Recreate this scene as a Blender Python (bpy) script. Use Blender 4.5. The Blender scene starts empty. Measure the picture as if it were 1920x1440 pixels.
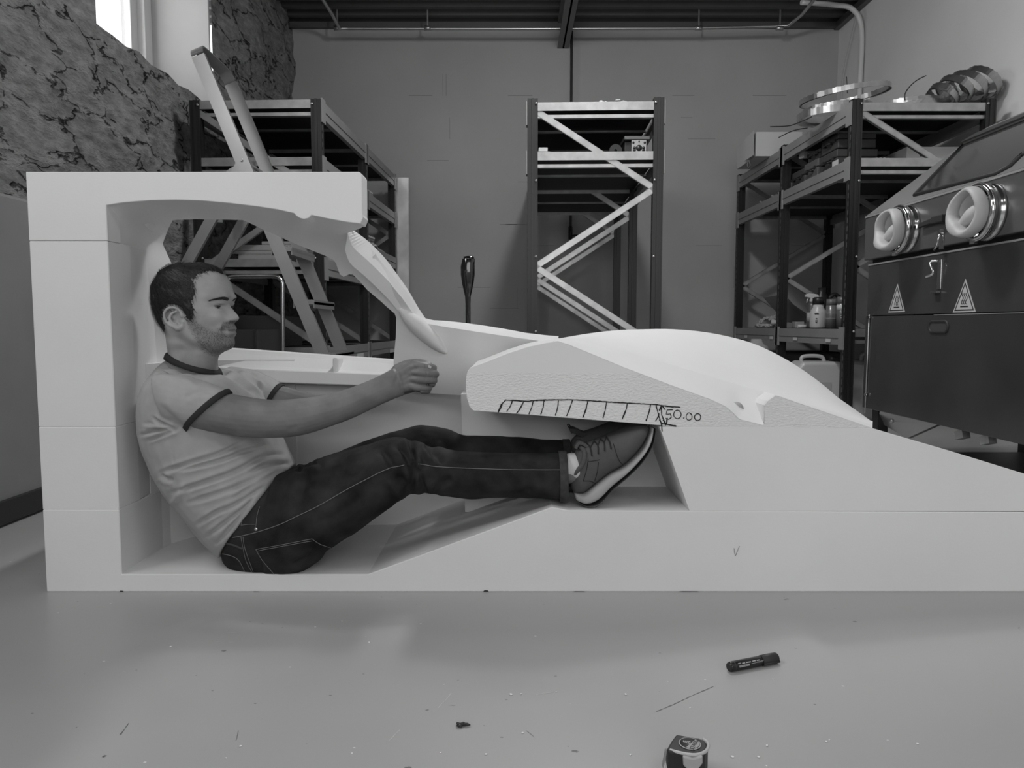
import bpy, bmesh, math, random
import numpy as np
from mathutils import Vector, Matrix
from mathutils.geometry import delaunay_2d_cdt
S = bpy.context.scene
C = S.collection
PI = math.pi
rnd = random.Random(7)
# ---------------------------------------------------------------- camera model (1920x1440 photograph)
F, TILT, HC = 1400.0, math.radians(4.5), 0.639
CT, ST = math.cos(TILT), math.sin(TILT)
Y0 = 1.75                                     # depth of the cut face of the foam model
def ray(px, py):
    u, v = (px - 960) / F, (720 - py) / F
    return u, CT + v * ST, v * CT - ST
def P(px, py, Y):
    a, b, c = ray(px, py); s = Y / b
    return Vector((a * s, Y, HC + c * s))
def PX(px, py, X):
    a, b, c = ray(px, py); s = X / a
    return Vector((X, b * s, HC + c * s))
def PZ(px, py, Z):
    a, b, c = ray(px, py); s = (Z - HC) / c
    return Vector((a * s, b * s, Z))
def at_y(Y, py): return P(960, py, Y).z
# ---------------------------------------------------------------- materials (all grey: the photograph has no colour)
def lin(s):
    s /= 255.0
    return s / 12.92 if s <= .04045 else ((s + .055) / 1.055) ** 2.4
MATS = {}
def mat(name, g, rough=.6, metal=0., var=0., vscale=6., bump=0., bscale=60., spec=.5, coat=0., detail=6., stretch=None, bdist=.004):
    """plain procedural grey: g is the linear grey, var its noise spread, bump its relief"""
    if name in MATS: return MATS[name]
    m = bpy.data.materials.new(name); m.use_nodes = True
    n, l = m.node_tree.nodes, m.node_tree.links
    b = n['Principled BSDF']
    b.inputs['Base Color'].default_value = (g, g, g, 1)
    b.inputs['Roughness'].default_value = rough
    b.inputs['Metallic'].default_value = metal
    b.inputs['Specular IOR Level'].default_value = spec
    if coat: b.inputs['Coat Weight'].default_value = coat
    if var or bump:
        tc = n.new('ShaderNodeTexCoord'); src = tc.outputs['Object']
        if stretch:
            mp = n.new('ShaderNodeMapping'); mp.inputs['Scale'].default_value = stretch
            l.new(src, mp.inputs['Vector']); src = mp.outputs['Vector']
    if var:
        t = n.new('ShaderNodeTexNoise'); t.inputs['Scale'].default_value = vscale; t.inputs['Detail'].default_value = detail
        l.new(src, t.inputs['Vector'])
        r = n.new('ShaderNodeValToRGB')
        lo, hi = max(0, g * (1 - var)), min(1, g * (1 + var))
        r.color_ramp.elements[0].color = (lo, lo, lo, 1); r.color_ramp.elements[0].position = .3
        r.color_ramp.elements[1].color = (hi, hi, hi, 1); r.color_ramp.elements[1].position = .7
        l.new(t.outputs['Fac'], r.inputs['Fac']); l.new(r.outputs['Color'], b.inputs['Base Color'])
    if bump:
        t = n.new('ShaderNodeTexNoise'); t.inputs['Scale'].default_value = bscale; t.inputs['Detail'].default_value = 3
        l.new(src, t.inputs['Vector'])
        u = n.new('ShaderNodeBump'); u.inputs['Strength'].default_value = bump; u.inputs['Distance'].default_value = bdist
        l.new(t.outputs['Fac'], u.inputs['Height']); l.new(u.outputs['Normal'], b.inputs['Normal'])
    MATS[name] = m
    return m
# ---------------------------------------------------------------- mesh collector
WORLD = {}
class MB:
    def __init__(s): s.v, s.f, s.sm = [], [], []
    def add(s, vs, fs, smooth=False):
        o = len(s.v); s.v += [Vector(p) for p in vs]
        for f in fs: s.f.append([i + o for i in f]); s.sm.append(smooth)
        return s
    def hexa(s, p):                            # 8 corners: bottom ring 0-3, top ring 4-7
        return s.add(p, [(3, 2, 1, 0), (4, 5, 6, 7), (0, 1, 5, 4), (1, 2, 6, 5), (2, 3, 7, 6), (3, 0, 4, 7)])
    def box(s, c, d, rz=0, M=None):
        x, y, z = d[0] / 2, d[1] / 2, d[2] / 2
        R = M if M is not None else Matrix.Rotation(rz, 3, 'Z')
        pts = [Vector(c) + R @ Vector(q) for q in ((-x, -y, -z), (x, -y, -z), (x, y, -z), (-x, y, -z), (-x, -y, z), (x, -y, z), (x, y, z), (-x, y, z))]
        return s.hexa(pts)
    def b2(s, lo, hi): return s.box([(a + b) / 2 for a, b in zip(lo, hi)], [abs(b - a) for a, b in zip(lo, hi)])
    def prism(s, poly, vec):                   # polygon of 3D points swept along vec
        n = len(poly); vec = Vector(vec)
        nrm = Vector((0, 0, 0))
        for i in range(n): nrm += Vector(poly[i]).cross(Vector(poly[(i + 1) % n]))
        if nrm.dot(vec) > 0: poly = list(reversed(poly))
        pts = [Vector(p) for p in poly]; top = [p + vec for p in pts]
        fs = [list(range(n)), list(range(2 * n - 1, n - 1, -1))]
        fs += [((i + 1) % n, i, i + n, (i + 1) % n + n) for i in range(n)]
        return s.add(pts + top, fs)
    def ring(s, rings, closed=True, cap0=True, cap1=True, smooth=True):   # loft of rings with equal counts
        n = len(rings[0]); vs = [p for r in rings for p in r]; fs = []
        for i in range(len(rings) - 1):
            for j in range(n if closed else n - 1):
                k = (j + 1) % n
                fs.append((i * n + j, i * n + k, (i + 1) * n + k, (i + 1) * n + j))
        s.add(vs, fs, smooth)
        o = len(s.v) - len(vs)
        if closed and cap0: s.f.append([o + j for j in reversed(range(n))]); s.sm.append(False)
        if closed and cap1: s.f.append([o + (len(rings) - 1) * n + j for j in range(n)]); s.sm.append(False)
        return s
    def tube(s, pts, r, seg=10, closed=False, flat=None, cap=True, up=None):
        """round tube, or a flat bar when flat=(w,h); r may be a list"""
        pts = [Vector(p) for p in pts]; n = len(pts); rings = []
        prev = None
        for i, p in enumerate(pts):
            a = pts[i - 1] if (i or closed) else p
            b = pts[(i + 1) % n] if (i < n - 1 or closed) else p
            t = (b - a).normalized()
            if prev is None:
                q = Vector(up) if up else (Vector((0, 0, 1)) if abs(t.z) < .9 else Vector((1, 0, 0)))
            else: q = prev
            q = (q - t * q.dot(t)).normalized(); prev = q; w = t.cross(q)
            rr = r[i] if isinstance(r, (list, tuple)) else r
            if flat:
                rings.append([p + w * (flat[0] / 2 * x) + q * (flat[1] / 2 * y) for x, y in ((-1, -1), (1, -1), (1, 1), (-1, 1))])
            else:
                rings.append([p + (w * math.cos(2 * PI * k / seg) + q * math.sin(2 * PI * k / seg)) * rr for k in range(seg)])
        if closed: rings.append(rings[0])
        return s.ring(rings, True, cap and not closed, cap and not closed, smooth=not flat)
    def bar(s, a, b, w, h, up=None): return s.tube([a, b], 0, flat=(w, h), up=up)
    def lathe(s, prof, c=(0, 0, 0), seg=24, M=None, smooth=True):      # prof: (radius, height) pairs
        R = M if M is not None else Matrix.Identity(3); rings = []
        for r, z in prof:
            rings.append([Vector(c) + R @ Vector((r * math.cos(2 * PI * k / seg), r * math.sin(2 * PI * k / seg), z)) for k in range(seg)])
        return s.ring(rings, True, prof[0][0] > 1e-5, prof[-1][0] > 1e-5, smooth)
    def ell(s, c, r, M=None, seg=20, n=12):
        return s.lathe([(math.sin(PI * i / n) * 1.0 + 1e-6, -math.cos(PI * i / n)) for i in range(n + 1)], (0, 0, 0), seg) if False else s._ell(c, r, M, seg, n)
    def _ell(s, c, r, M, seg, n):
        R = M if M is not None else Matrix.Identity(3); rings = []
        for i in range(1, n):
            a = PI * i / n
            rings.append([Vector(c) + R @ Vector((r[0] * math.sin(a) * math.cos(2 * PI * k / seg), r[1] * math.sin(a) * math.sin(2 * PI * k / seg), -r[2] * math.cos(a))) for k in range(seg)])
        return s.ring(rings)
    def build(s, name, m, parent=None, bevel=0, bseg=2, local=False, angle=40, auto=True, recalc=True, subsurf=0):
        if parent is None and not local:
            lo = [min(p[i] for p in s.v) for i in range(3)]; hi = [max(p[i] for p in s.v) for i in range(3)]
            org = Vector(((lo[0] + hi[0]) / 2, (lo[1] + hi[1]) / 2, lo[2]))
        elif parent is not None and not local: org = WORLD[parent.name]
        else: org = Vector((0, 0, 0))
        me = bpy.data.meshes.new(name)
        me.from_pydata([tuple(p - org) for p in s.v], [], s.f)
        me.polygons.foreach_set('use_smooth', s.sm)
        if recalc:
            bm = bmesh.new(); bm.from_mesh(me); bmesh.ops.recalc_face_normals(bm, faces=bm.faces); bm.to_mesh(me); bm.free()
        me.materials.append(m)
        o = bpy.data.objects.new(name, me); C.objects.link(o)
        if parent is not None: o.parent = parent
        else: o.location = org
        WORLD[o.name] = org
        if bevel:
            b = o.modifiers.new('Bevel', 'BEVEL'); b.width = bevel; b.segments = bseg; b.limit_method = 'ANGLE'; b.angle_limit = math.radians(angle)
            b.harden_normals = False
        if subsurf:
            u = o.modifiers.new('Subdivision', 'SUBSURF'); u.levels = subsurf; u.render_levels = subsurf
        me.update()
        return o
def tag(o, label, cat, group=None, kind=None):
    o['label'] = label; o['category'] = cat
    if group: o['group'] = group
    if kind: o['kind'] = kind
    return o
def thing(name, label, cat, loc, rz=0, group=None):
    o = bpy.data.objects.new(name, None); C.objects.link(o)
    o.empty_display_size = .05
    o.location = loc; o.rotation_euler = (0, 0, rz); WORLD[o.name] = Vector(loc)
    return tag(o, label, cat, group)
def struct(o): o['kind'] = 'structure'; return o
def dup(root, loc=None, rz=None, label=None):
    r = root.copy(); C.objects.link(r); WORLD[r.name] = Vector(loc) if loc is not None else WORLD[root.name]
    if loc is not None: r.location = loc
    if rz is not None: r.rotation_euler = (0, 0, rz)
    if label: r['label'] = label
    for ch in list(root.children):
        c = ch.copy(); C.objects.link(c); c.parent = r
        for g in list(ch.children):
            d = g.copy(); C.objects.link(d); d.parent = c
    return r
def interp(pts, x):                            # piecewise-linear y(x)
    if x <= pts[0][0]: return pts[0][1]
    for (a, b), (c, d) in zip(pts, pts[1:]):
        if x <= c: return b + (d - b) * (x - a) / (c - a) if c > a else d
    return pts[-1][1]
def spline(pts, n=8, closed=False):            # Catmull-Rom through 2D/3D points
    pts = [Vector(p) for p in pts]; out = []; m = len(pts)
    for i in range(m if closed else m - 1):
        g = lambda k: pts[k % m] if closed else pts[max(0, min(m - 1, k))]
        p0, p1, p2, p3 = g(i - 1), g(i), g(i + 1), g(i + 2)
        for k in range(n):
            t = k / n
            out.append(.5 * ((2 * p1) + (p2 - p0) * t + (2 * p0 - 5 * p1 + 4 * p2 - p3) * t * t + (3 * p1 - p0 - 3 * p2 + p3) * t ** 3))
    if not closed: out.append(pts[-1])
    return out
# ================================================================ the room
XL, XR, YB, YF, ZC = -2.06, 3.07, 7.25, -3.2, 3.46
# stone wall material: flagged rubble with dark open joints
def stone_material():
    m = bpy.data.materials.new('rubble_stone'); m.use_nodes = True
    n, l = m.node_tree.nodes, m.node_tree.links; b = n['Principled BSDF']; b.inputs['Roughness'].default_value = .9
    b.inputs['Specular IOR Level'].default_value = .15
    tc = n.new('ShaderNodeTexCoord'); mp = n.new('ShaderNodeMapping')
    mp.inputs['Rotation'].default_value = (math.radians(14), 0, 0); mp.inputs['Scale'].default_value = (2.9, 2.7, 6.6)
    l.new(tc.outputs['Object'], mp.inputs['Vector'])
    wn = n.new('ShaderNodeTexNoise'); wn.inputs['Scale'].default_value = 2.2; wn.inputs['Detail'].default_value = 5
    l.new(mp.outputs['Vector'], wn.inputs['Vector'])
    mx = n.new('ShaderNodeMix'); mx.data_type = 'RGBA'; mx.inputs[0].default_value = .5
    l.new(mp.outputs['Vector'], mx.inputs[6]); l.new(wn.outputs['Color'], mx.inputs[7])
    vo = n.new('ShaderNodeTexVoronoi'); vo.feature = 'DISTANCE_TO_EDGE'; vo.inputs['Scale'].default_value = 1.6
    vc = n.new('ShaderNodeTexVoronoi'); vc.inputs['Scale'].default_value = 1.6
    l.new(mx.outputs[2], vo.inputs['Vector']); l.new(mx.outputs[2], vc.inputs['Vector'])
    n2 = n.new('ShaderNodeTexNoise'); n2.inputs['Scale'].default_value = 3.4; n2.inputs['Detail'].default_value = 10; n2.inputs['Roughness'].default_value = .65
    l.new(mp.outputs['Vector'], n2.inputs['Vector'])
    br = n.new('ShaderNodeValToRGB')                        # broken joints: only where the noise allows
    br.color_ramp.elements[0].position = .40; br.color_ramp.elements[1].position = .54
    l.new(n2.outputs['Fac'], br.inputs['Fac'])
    ed = n.new('ShaderNodeMapRange'); ed.inputs['From Max'].default_value = .03
    l.new(vo.outputs['Distance'], ed.inputs['Value'])
    om = n.new('ShaderNodeMath'); om.operation = 'MAXIMUM'
    l.new(ed.outputs['Result'], om.inputs[0]); l.new(br.outputs['Color'], om.inputs[1])
    cr = n.new('ShaderNodeValToRGB')
    for e, (p, g) in zip(cr.color_ramp.elements, ((.3, .15), (.72, .43))): e.position = p; e.color = (g, g, g, 1)
    l.new(n2.outputs['Fac'], cr.inputs['Fac'])
    mc = n.new('ShaderNodeMix'); mc.data_type = 'RGBA'; mc.inputs[6].default_value = (.035, .035, .035, 1)
    l.new(om.outputs['Value'], mc.inputs[0]); l.new(cr.outputs['Color'], mc.inputs[7])
    l.new(mc.outputs[2], b.inputs['Base Color'])
    hs = n.new('ShaderNodeMath'); hs.operation = 'MULTIPLY_ADD'; hs.inputs[1].default_value = .6
    l.new(n2.outputs['Fac'], hs.inputs[0]); l.new(om.outputs['Value'], hs.inputs[2])
    bp = n.new('ShaderNodeBump'); bp.inputs['Strength'].default_value = 1.0; bp.inputs['Distance'].default_value = .07
    l.new(hs.outputs['Value'], bp.inputs['Height']); l.new(bp.outputs['Normal'], b.inputs['Normal'])
    return m
def floor_material():
    m = bpy.data.materials.new('painted_floor'); m.use_nodes = True
    n, l = m.node_tree.nodes, m.node_tree.links; b = n['Principled BSDF']
    b.inputs['Specular IOR Level'].default_value = .45
    tc = n.new('ShaderNodeTexCoord')
    a = n.new('ShaderNodeTexNoise'); a.inputs['Scale'].default_value = 1.6; a.inputs['Detail'].default_value = 4
    l.new(tc.outputs['Object'], a.inputs['Vector'])
    cr = n.new('ShaderNodeValToRGB')
    for e, (p, g) in zip(cr.color_ramp.elements, ((.3, .385), (.7, .425))): e.position = p; e.color = (g, g, g, 1)
    l.new(a.outputs['Fac'], cr.inputs['Fac'])
    out = cr.outputs['Color']
    for sc, th, g, seed in ((9, .055, .09, 0), (17, .05, .82, 5), (23, .06, .15, 11), (4.2, .035, .16, 21)):   # scuffs, chips and crumbs
        mp = n.new('ShaderNodeMapping'); mp.inputs['Location'].default_value = (seed, seed * .7, 0); mp.inputs['Scale'].default_value = (1, 1.6, 1)
        l.new(tc.outputs['Object'], mp.inputs['Vector'])
        v = n.new('ShaderNodeTexVoronoi'); v.inputs['Scale'].default_value = sc; l.new(mp.outputs['Vector'], v.inputs['Vector'])
        k = n.new('ShaderNodeTexNoise'); k.inputs['Scale'].default_value = 90; k.inputs['Detail'].default_value = 4; l.new(mp.outputs['Vector'], k.inputs['Vector'])
        ad = n.new('ShaderNodeMath'); ad.operation = 'MULTIPLY_ADD'; ad.inputs[1].default_value = .12
        l.new(k.outputs['Fac'], ad.inputs[0]); l.new(v.outputs['Distance'], ad.inputs[2])
        th_ = n.new('ShaderNodeMapRange'); th_.inputs['From Min'].default_value = th + .045; th_.inputs['From Max'].default_value = th + .06
        th_.inputs['To Min'].default_value = 1; th_.inputs['To Max'].default_value = 0
        l.new(ad.outputs['Value'], th_.inputs['Value'])
        # only some cells carry a mark
        gt = n.new('ShaderNodeMath'); gt.operation = 'GREATER_THAN'; gt.inputs[1].default_value = .62
        sx = n.new('ShaderNodeSeparateColor'); l.new(v.outputs['Color'], sx.inputs['Color']); l.new(sx.outputs['Red'], gt.inputs[0])
        ml = n.new('ShaderNodeMath'); ml.operation = 'MULTIPLY'; l.new(th_.outputs['Result'], ml.inputs[0]); l.new(gt.outputs['Value'], ml.inputs[1])
        mm = n.new('ShaderNodeMath'); mm.operation = 'MULTIPLY'; mm.inputs[1].default_value = .75; l.new(ml.outputs['Value'], mm.inputs[0])
        mx = n.new('ShaderNodeMix'); mx.data_type = 'RGBA'; mx.inputs[7].default_value = (g, g, g, 1)
        l.new(mm.outputs['Value'], mx.inputs[0]); l.new(out, mx.inputs[6]); out = mx.outputs[2]
    l.new(out, b.inputs['Base Color'])
    rr = n.new('ShaderNodeMapRange'); rr.inputs['To Min'].default_value = .26; rr.inputs['To Max'].default_value = .42
    l.new(a.outputs['Fac'], rr.inputs['Value']); l.new(rr.outputs['Result'], b.inputs['Roughness'])
    return m
M_WALL = mat('painted_block_wall', .43, .75, var=.06, vscale=1.5, bump=.25, bscale=8, bdist=.01)
M_WALLR = mat('painted_plaster', .76, .7, var=.05, vscale=1.5)
M_STONE = stone_material()
M_CEIL = mat('steel_decking', .075, .45, metal=.3, var=.1, vscale=3)
M_PLINTH = mat('painted_plinth', .22, .6, var=.12, vscale=2)
M_WHITE = mat('white_plaster', .42, .8, var=.04, vscale=4, bump=.15, bscale=20)
M_DARK = mat('dark_rubber', .025, .6)
struct(MB().b2((-3.4, YF, -.1), (XR + .2, YB + .2, 0)).build('floor', floor_material(), local=True))
wb = struct(MB().b2((-2.7, YB, 0), (XR + .2, YB + .2, ZC + .3)).build('wall_back', M_WALL, local=True))
# shallow joints of the painted block work
jb = MB(); jr = random.Random(21)
for k in range(26):
    x, z = -1.5 + jr.random() * 4.2, .6 + .2 * int(jr.random() * 12)
    if jr.random() < .7: jb.b2((x, YB - .0012, z), (x + .1 + jr.random() * .22, YB, z + .004))
    else: jb.b2((x, YB - .0012, z), (x + .004, YB, z + .2))
struct(jb.build('trim_1', mat('joint_line', .27, .8), local=True))
struct(MB().b2((XR, YF, 0), (XR + .2, YB, ZC + .3)).build('wall_right', M_WALLR, local=True))
struct(MB().b2((-3.4, YF - .2, 0), (XR + .2, YF, ZC + .3)).build('wall_front', M_WALLR, local=True))
# rough stone wall on the left, relief displaced, with a deep window opening
wy0, wy1, wz0 = PX(181, 52, XL).y, PX(400, 150, XL).y, 2.13
def stone_sheet():
    mb = MB(); ny, nz = 150, 74; rr = random.Random(3)
    ys = [YF + (YB - YF) * i / ny for i in range(ny + 1)]
    ys = sorted(set([min(ys, key=lambda q: abs(q - wy0)) and y for y in ys]))
    zs = [ZC * 1.02 * j / nz for j in range(nz + 1)]
    ys = [wy0 if abs(y - wy0) < .035 else wy1 if abs(y - wy1) < .035 else y for y in ys]
    zs = [wz0 if abs(z - wz0) < .024 else z for z in zs]
    import mathutils.noise as N
    vs = []
    for y in ys:
        for z in zs:
            p = Vector((0, y * 1.1 - z * .3, z * 2.3))
            h = N.fractal(p * 1.6, 1.0, 2.0, 5) * .045 + N.noise(p * 7) * .012 + N.noise(Vector((3, y * .6, z * .7))) * .012
            edge = max(max(wy0 - y, 0, y - wy1), max(wz0 - z, 0)) if True else 0
            h *= min(1, edge / .22)
            zz = z; yy = y
            if abs(z - wz0) < 1e-6 and wy0 - .1 < y < wy1 + .1: zz = z + N.noise(Vector((5, y * 6, 1))) * .03
            vs.append((XL + h, yy, zz))
    m = len(zs); fs = []
    for i in range(len(ys) - 1):
        for j in range(m - 1):
            yc, zc = (ys[i] + ys[i + 1]) / 2, (zs[j] + zs[j + 1]) / 2
            if wy0 < yc < wy1 and zc > wz0 and zc < 3.35: continue
            fs.append((i * m + j, (i + 1) * m + j, (i + 1) * m + j + 1, i * m + j + 1))
    mb.add(vs, fs, True); return mb
ws = struct(stone_sheet().build('wall_left', M_STONE, local=True, recalc=False))
# reveal of the window: plastered jambs, sill and head, frame and bright pane
XW = XL - .52
rv = MB()
rv.hexa([(XW - .1, wy1, wz0 - .1), (XL - .02, wy1, wz0 - .02), (XL - .02, wy1 + .02, wz0 - .02), (XW - .1, wy1 + .3, wz0 - .1),
         (XW - .1, wy1, 3.4), (XL - .02, wy1, 3.4), (XL - .02, wy1 + .02, 3.4), (XW - .1, wy1 + .3, 3.4)])
rv.b2((XW - .1, wy0 - .3, wz0 - .1), (XL - .10, wy0, 3.4))
rv.b2((XW - .1, wy0 - .1, wz0 - .1), (XL - .10, wy1 + .1, wz0)); rv.b2((XL - .11, wy0, wz0 - .02), (XL - .02, wy1, wz0 - .004))
rv.b2((XW - .1, wy0 - .1, 3.3), (XL - .10, wy1 + .1, 3.5))
struct(rv.build('trim_2', M_WHITE, local=True, bevel=.004))
fr = MB()
def frame_yz(mb, x0, x1, y0, y1, z0, z1, w):
    mb.b2((x0, y0, z0), (x1, y0 + w, z1)); mb.b2((x0, y1 - w, z0), (x1, y1, z1))
    mb.b2((x0, y0 + w, z0), (x1, y1 - w, z0 + w)); mb.b2((x0, y0 + w, z1 - w), (x1, y1 - w, z1))
frame_yz(fr, XW, XW + .11, wy0, wy1, wz0, 3.3, .10)
frame_yz(fr, XW + .02, XW + .06, wy0 + .1, wy1 - .1, wz0 + .1, 3.2, .09)
win = struct(fr.build('window_1', mat('white_window_frame', .62, .35), local=True, bevel=.004))
def glow(name, e, g=.8):
    m = bpy.data.materials.new(name); m.use_nodes = True; b = m.node_tree.nodes['Principled BSDF']
    b.inputs['Base Color'].default_value = (g, g, g, 1); b.inputs['Emission Color'].default_value = (1, 1, 1, 1); b.inputs['Emission Strength'].default_value = e
    return m
def glass(name, k=.08, tint=.95, rough=.02):
    m = bpy.data.materials.new(name); m.use_nodes = True; n, l = m.node_tree.nodes, m.node_tree.links
    n.remove(n['Principled BSDF']); t = n.new('ShaderNodeBsdfTransparent'); t.inputs[0].default_value = (tint, tint, tint, 1)
    g = n.new('ShaderNodeBsdfGlossy'); g.inputs['Roughness'].default_value = rough
    x = n.new('ShaderNodeMixShader'); x.inputs[0].default_value = k
    l.new(t.outputs[0], x.inputs[1]); l.new(g.outputs[0], x.inputs[2]); l.new(x.outputs[0], n['Material Output'].inputs['Surface'])
    return m
gp = MB().b2((XW + .03, wy0 + .1, wz0 + .1), (XW + .036, wy1 - .1, 3.22)).build('window_pane', glass('window_glass'), local=True)
gp.parent = win
# low plinth in front of the stone, with a dark rubber skirting
pl0 = -1.62
struct(MB().b2((-2.3, YF, 0), (pl0, 3.42, 1.06)).build('wall_plinth', M_PLINTH, local=True, bevel=.012))
struct(MB().b2((pl0, YF, .012), (pl0 + .014, 3.42, .085)).build('baseboard_left', M_DARK, local=True, bevel=.003))
# ceiling: trapezoidal steel decking whose ribs run across the room
cm = MB(); prof = []
y = YF
while y < YB:
    for dy, dz in ((0, 0), (.05, 0), (.075, .05), (.155, .05)): prof.append((y + dy, ZC + dz))
    y += .18
prof = [(min(a, YB + .1), b) for a, b in prof]
cm.add([(-3.4, a, b) for a, b in prof] + [(XR + .1, a, b) for a, b in prof], [(i, i + 1, i + 1 + len(prof), i + len(prof)) for i in range(len(prof) - 1)])
cm.b2((-3.4, YF, ZC + .06), (XR + .1, YB + .1, ZC + .1))
struct(cm.build('ceiling', M_CEIL, local=True, recalc=False))
struct(MB().b2((XL - .1, YB - .05, ZC - .05), (XR, YB, ZC)).b2((XR - .05, 2.0, ZC - .06), (XR, YB, ZC)).build('trim_3', mat('flashing', .12, .5, metal=.3), local=True, bevel=.003))
bx = P(1056, 90, YB).x
cb = MB().b2((bx - .055, YF, at_y(YB, 91)), (bx + .05, YB, at_y(YB, 91) + .012)).b2((bx - .008, YF, at_y(YB, 91)), (bx + .008, YB, ZC)).b2((bx - .055, YF, ZC - .012), (bx + .05, YB, ZC))
struct(cb.build('trim_4', mat('steel_beam', .20, .5, metal=.3), local=True))
# ================================================================ white foam half model of a car body
def foam_mat(name, g=.80, rough_all=False):
    m = mat(name, g, .85, var=.035, vscale=2.5, spec=.2)
    n, l = m.node_tree.nodes, m.node_tree.links; b = n['Principled BSDF']
    tc = n.new('ShaderNodeTexCoord')
    t = n.new('ShaderNodeTexNoise'); t.inputs['Scale'].default_value = 230; t.inputs['Detail'].default_value = 3
    mp = n.new('ShaderNodeMapping'); mp.inputs['Scale'].default_value = (.55, .55, 1)
    l.new(tc.outputs['Object'], mp.inputs['Vector']); l.new(mp.outputs['Vector'], t.inputs['Vector'])
    u = n.new('ShaderNodeBump'); u.inputs['Distance'].default_value = .0035
    u.inputs['Strength'].default_value = .05
    if rough_all:                                   # coarse torn grain below the glue line
        sp = n.new('ShaderNodeSeparateXYZ'); l.new(tc.outputs['Object'], sp.inputs['Vector'])
        r = n.new('ShaderNodeMapRange'); r.inputs['From Min'].default_value = .531; r.inputs['From Max'].default_value = .524
        r.inputs['To Min'].default_value = .02; r.inputs['To Max'].default_value = .75
        l.new(sp.outputs['Z'], r.inputs['Value']); l.new(r.outputs['Result'], u.inputs['Strength'])
    l.new(t.outputs['Fac'], u.inputs['Height']); l.new(u.outputs['Normal'], b.inputs['Normal'])
    return m
M_FOAM = foam_mat('white_foam'); M_FOAMR = foam_mat('grainy_foam', .78, True)
car = thing('foam_car_model', 'large white foam half model of a car body with a man sitting inside', 'model', (0, Y0, 0))
def fp(px, py): return P(px, py, Y0)
def flat(name, pts, d, m=M_FOAM, bevel=.0016):
    return MB().prism([fp(*p) for p in pts], (0, d, 0)).build(name, m, car, bevel=bevel, bseg=1)
# --- rear column: blocks glued on top of one another; plan outline rounds into the far wall
def zrow(py): return fp(200, py).z
xo = fp(48, 322).x; xi = fp(199, 385).x
plan = [(xo, Y0), (xi, Y0), (xi, Y0 + .10), (xi - .01, Y0 + .2), (xi - .03, Y0 + .3), (xi - .03, Y0 + .62), (xo, Y0 + .62)]
corner = [(xi - .05, Y0 + .16), (xi - .006, Y0 + .17), (xi + .005, Y0 + .25), (xi + .04, Y0 + .33), (xi + .09, Y0 + .385), (xi + .16, Y0 + .42), (xi + .30, Y0 + .435), (xi + .30, Y0 + .6), (xi - .05, Y0 + .6)]
zb = [zrow(1110), zrow(955.5), zrow(800.5), zrow(452)]
zb[0] = 0.0
planU = plan[:5] + [(xi - .06, Y0 + .33), (xo, Y0 + .33)]
for k in range(1, 3):
    z0, z1 = zb[k], zb[k + 1]
    MB().prism([(a, b, z0) for a, b in (planU if k == 2 else plan)], (0, 0, z1 - z0)).build('seat_back_block', M_FOAM, car, bevel=.0018, bseg=1)
MB().prism([(a, b, .03) for a, b in corner], (0, 0, fp(222, 690).z - .03)).build('cabin_corner', M_FOAM, car)
# --- base: long block with the seat pan, the ramp under the legs and the footwell floor
base = [(60, 1110), (60, 955.5), (219, 955.5), (222, 1077), (690, 1077), (740, 1059), (1035, 951), (1066, 957), (1293, 958), (2160, 961), (2160, 1118)]
bp_ = [fp(*p) for p in base]
for q in (0, 1): bp_[q].x = xo
for q in (0, 10): bp_[q].z = 0
for q in (2, 3): bp_[q].x = xi
MB().prism(bp_, (0, .62, 0)).build('base_block', M_FOAM, car, bevel=.0018, bseg=1)
# --- roof block: thick front slab with the arched cut-out
arch = [(198, 385), (230, 380), (280, 376), (330, 375), (380, 376.5), (430, 381), (480, 387), (520, 393), (551, 400), (556, 405), (563, 409.5), (570, 411), (578, 409), (584, 403.5), (620, 411), (650, 416.5), (676, 419.5)]
roof = [(55, 452), (48, 322), (672, 322)] + [(677, 324.5), (679, 330), (679.5, 402), (681, 407)] + arch[::-1] + [(199, 452)]
rp = [fp(*p) for p in roof]
for q in (0, 1): rp[q].x = xo
rp[-1].x = xi; rp[-2].x = xi
rp[0].z = rp[-1].z = zb[3] + .0008
MB().prism(rp, (0, .06, 0)).build('roof_block', M_FOAM, car, bevel=.0014, bseg=1)
MB().prism([(xo, Y0 + .06, zb[3]), (xi - .01, Y0 + .06, zb[3]), (xi - .06, Y0 + .26, zb[3]), (xo, Y0 + .26, zb[3])], (0, 0, rp[1].z - zb[3] - .002)).build('rear_roof_block', M_FOAM, car)
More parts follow.
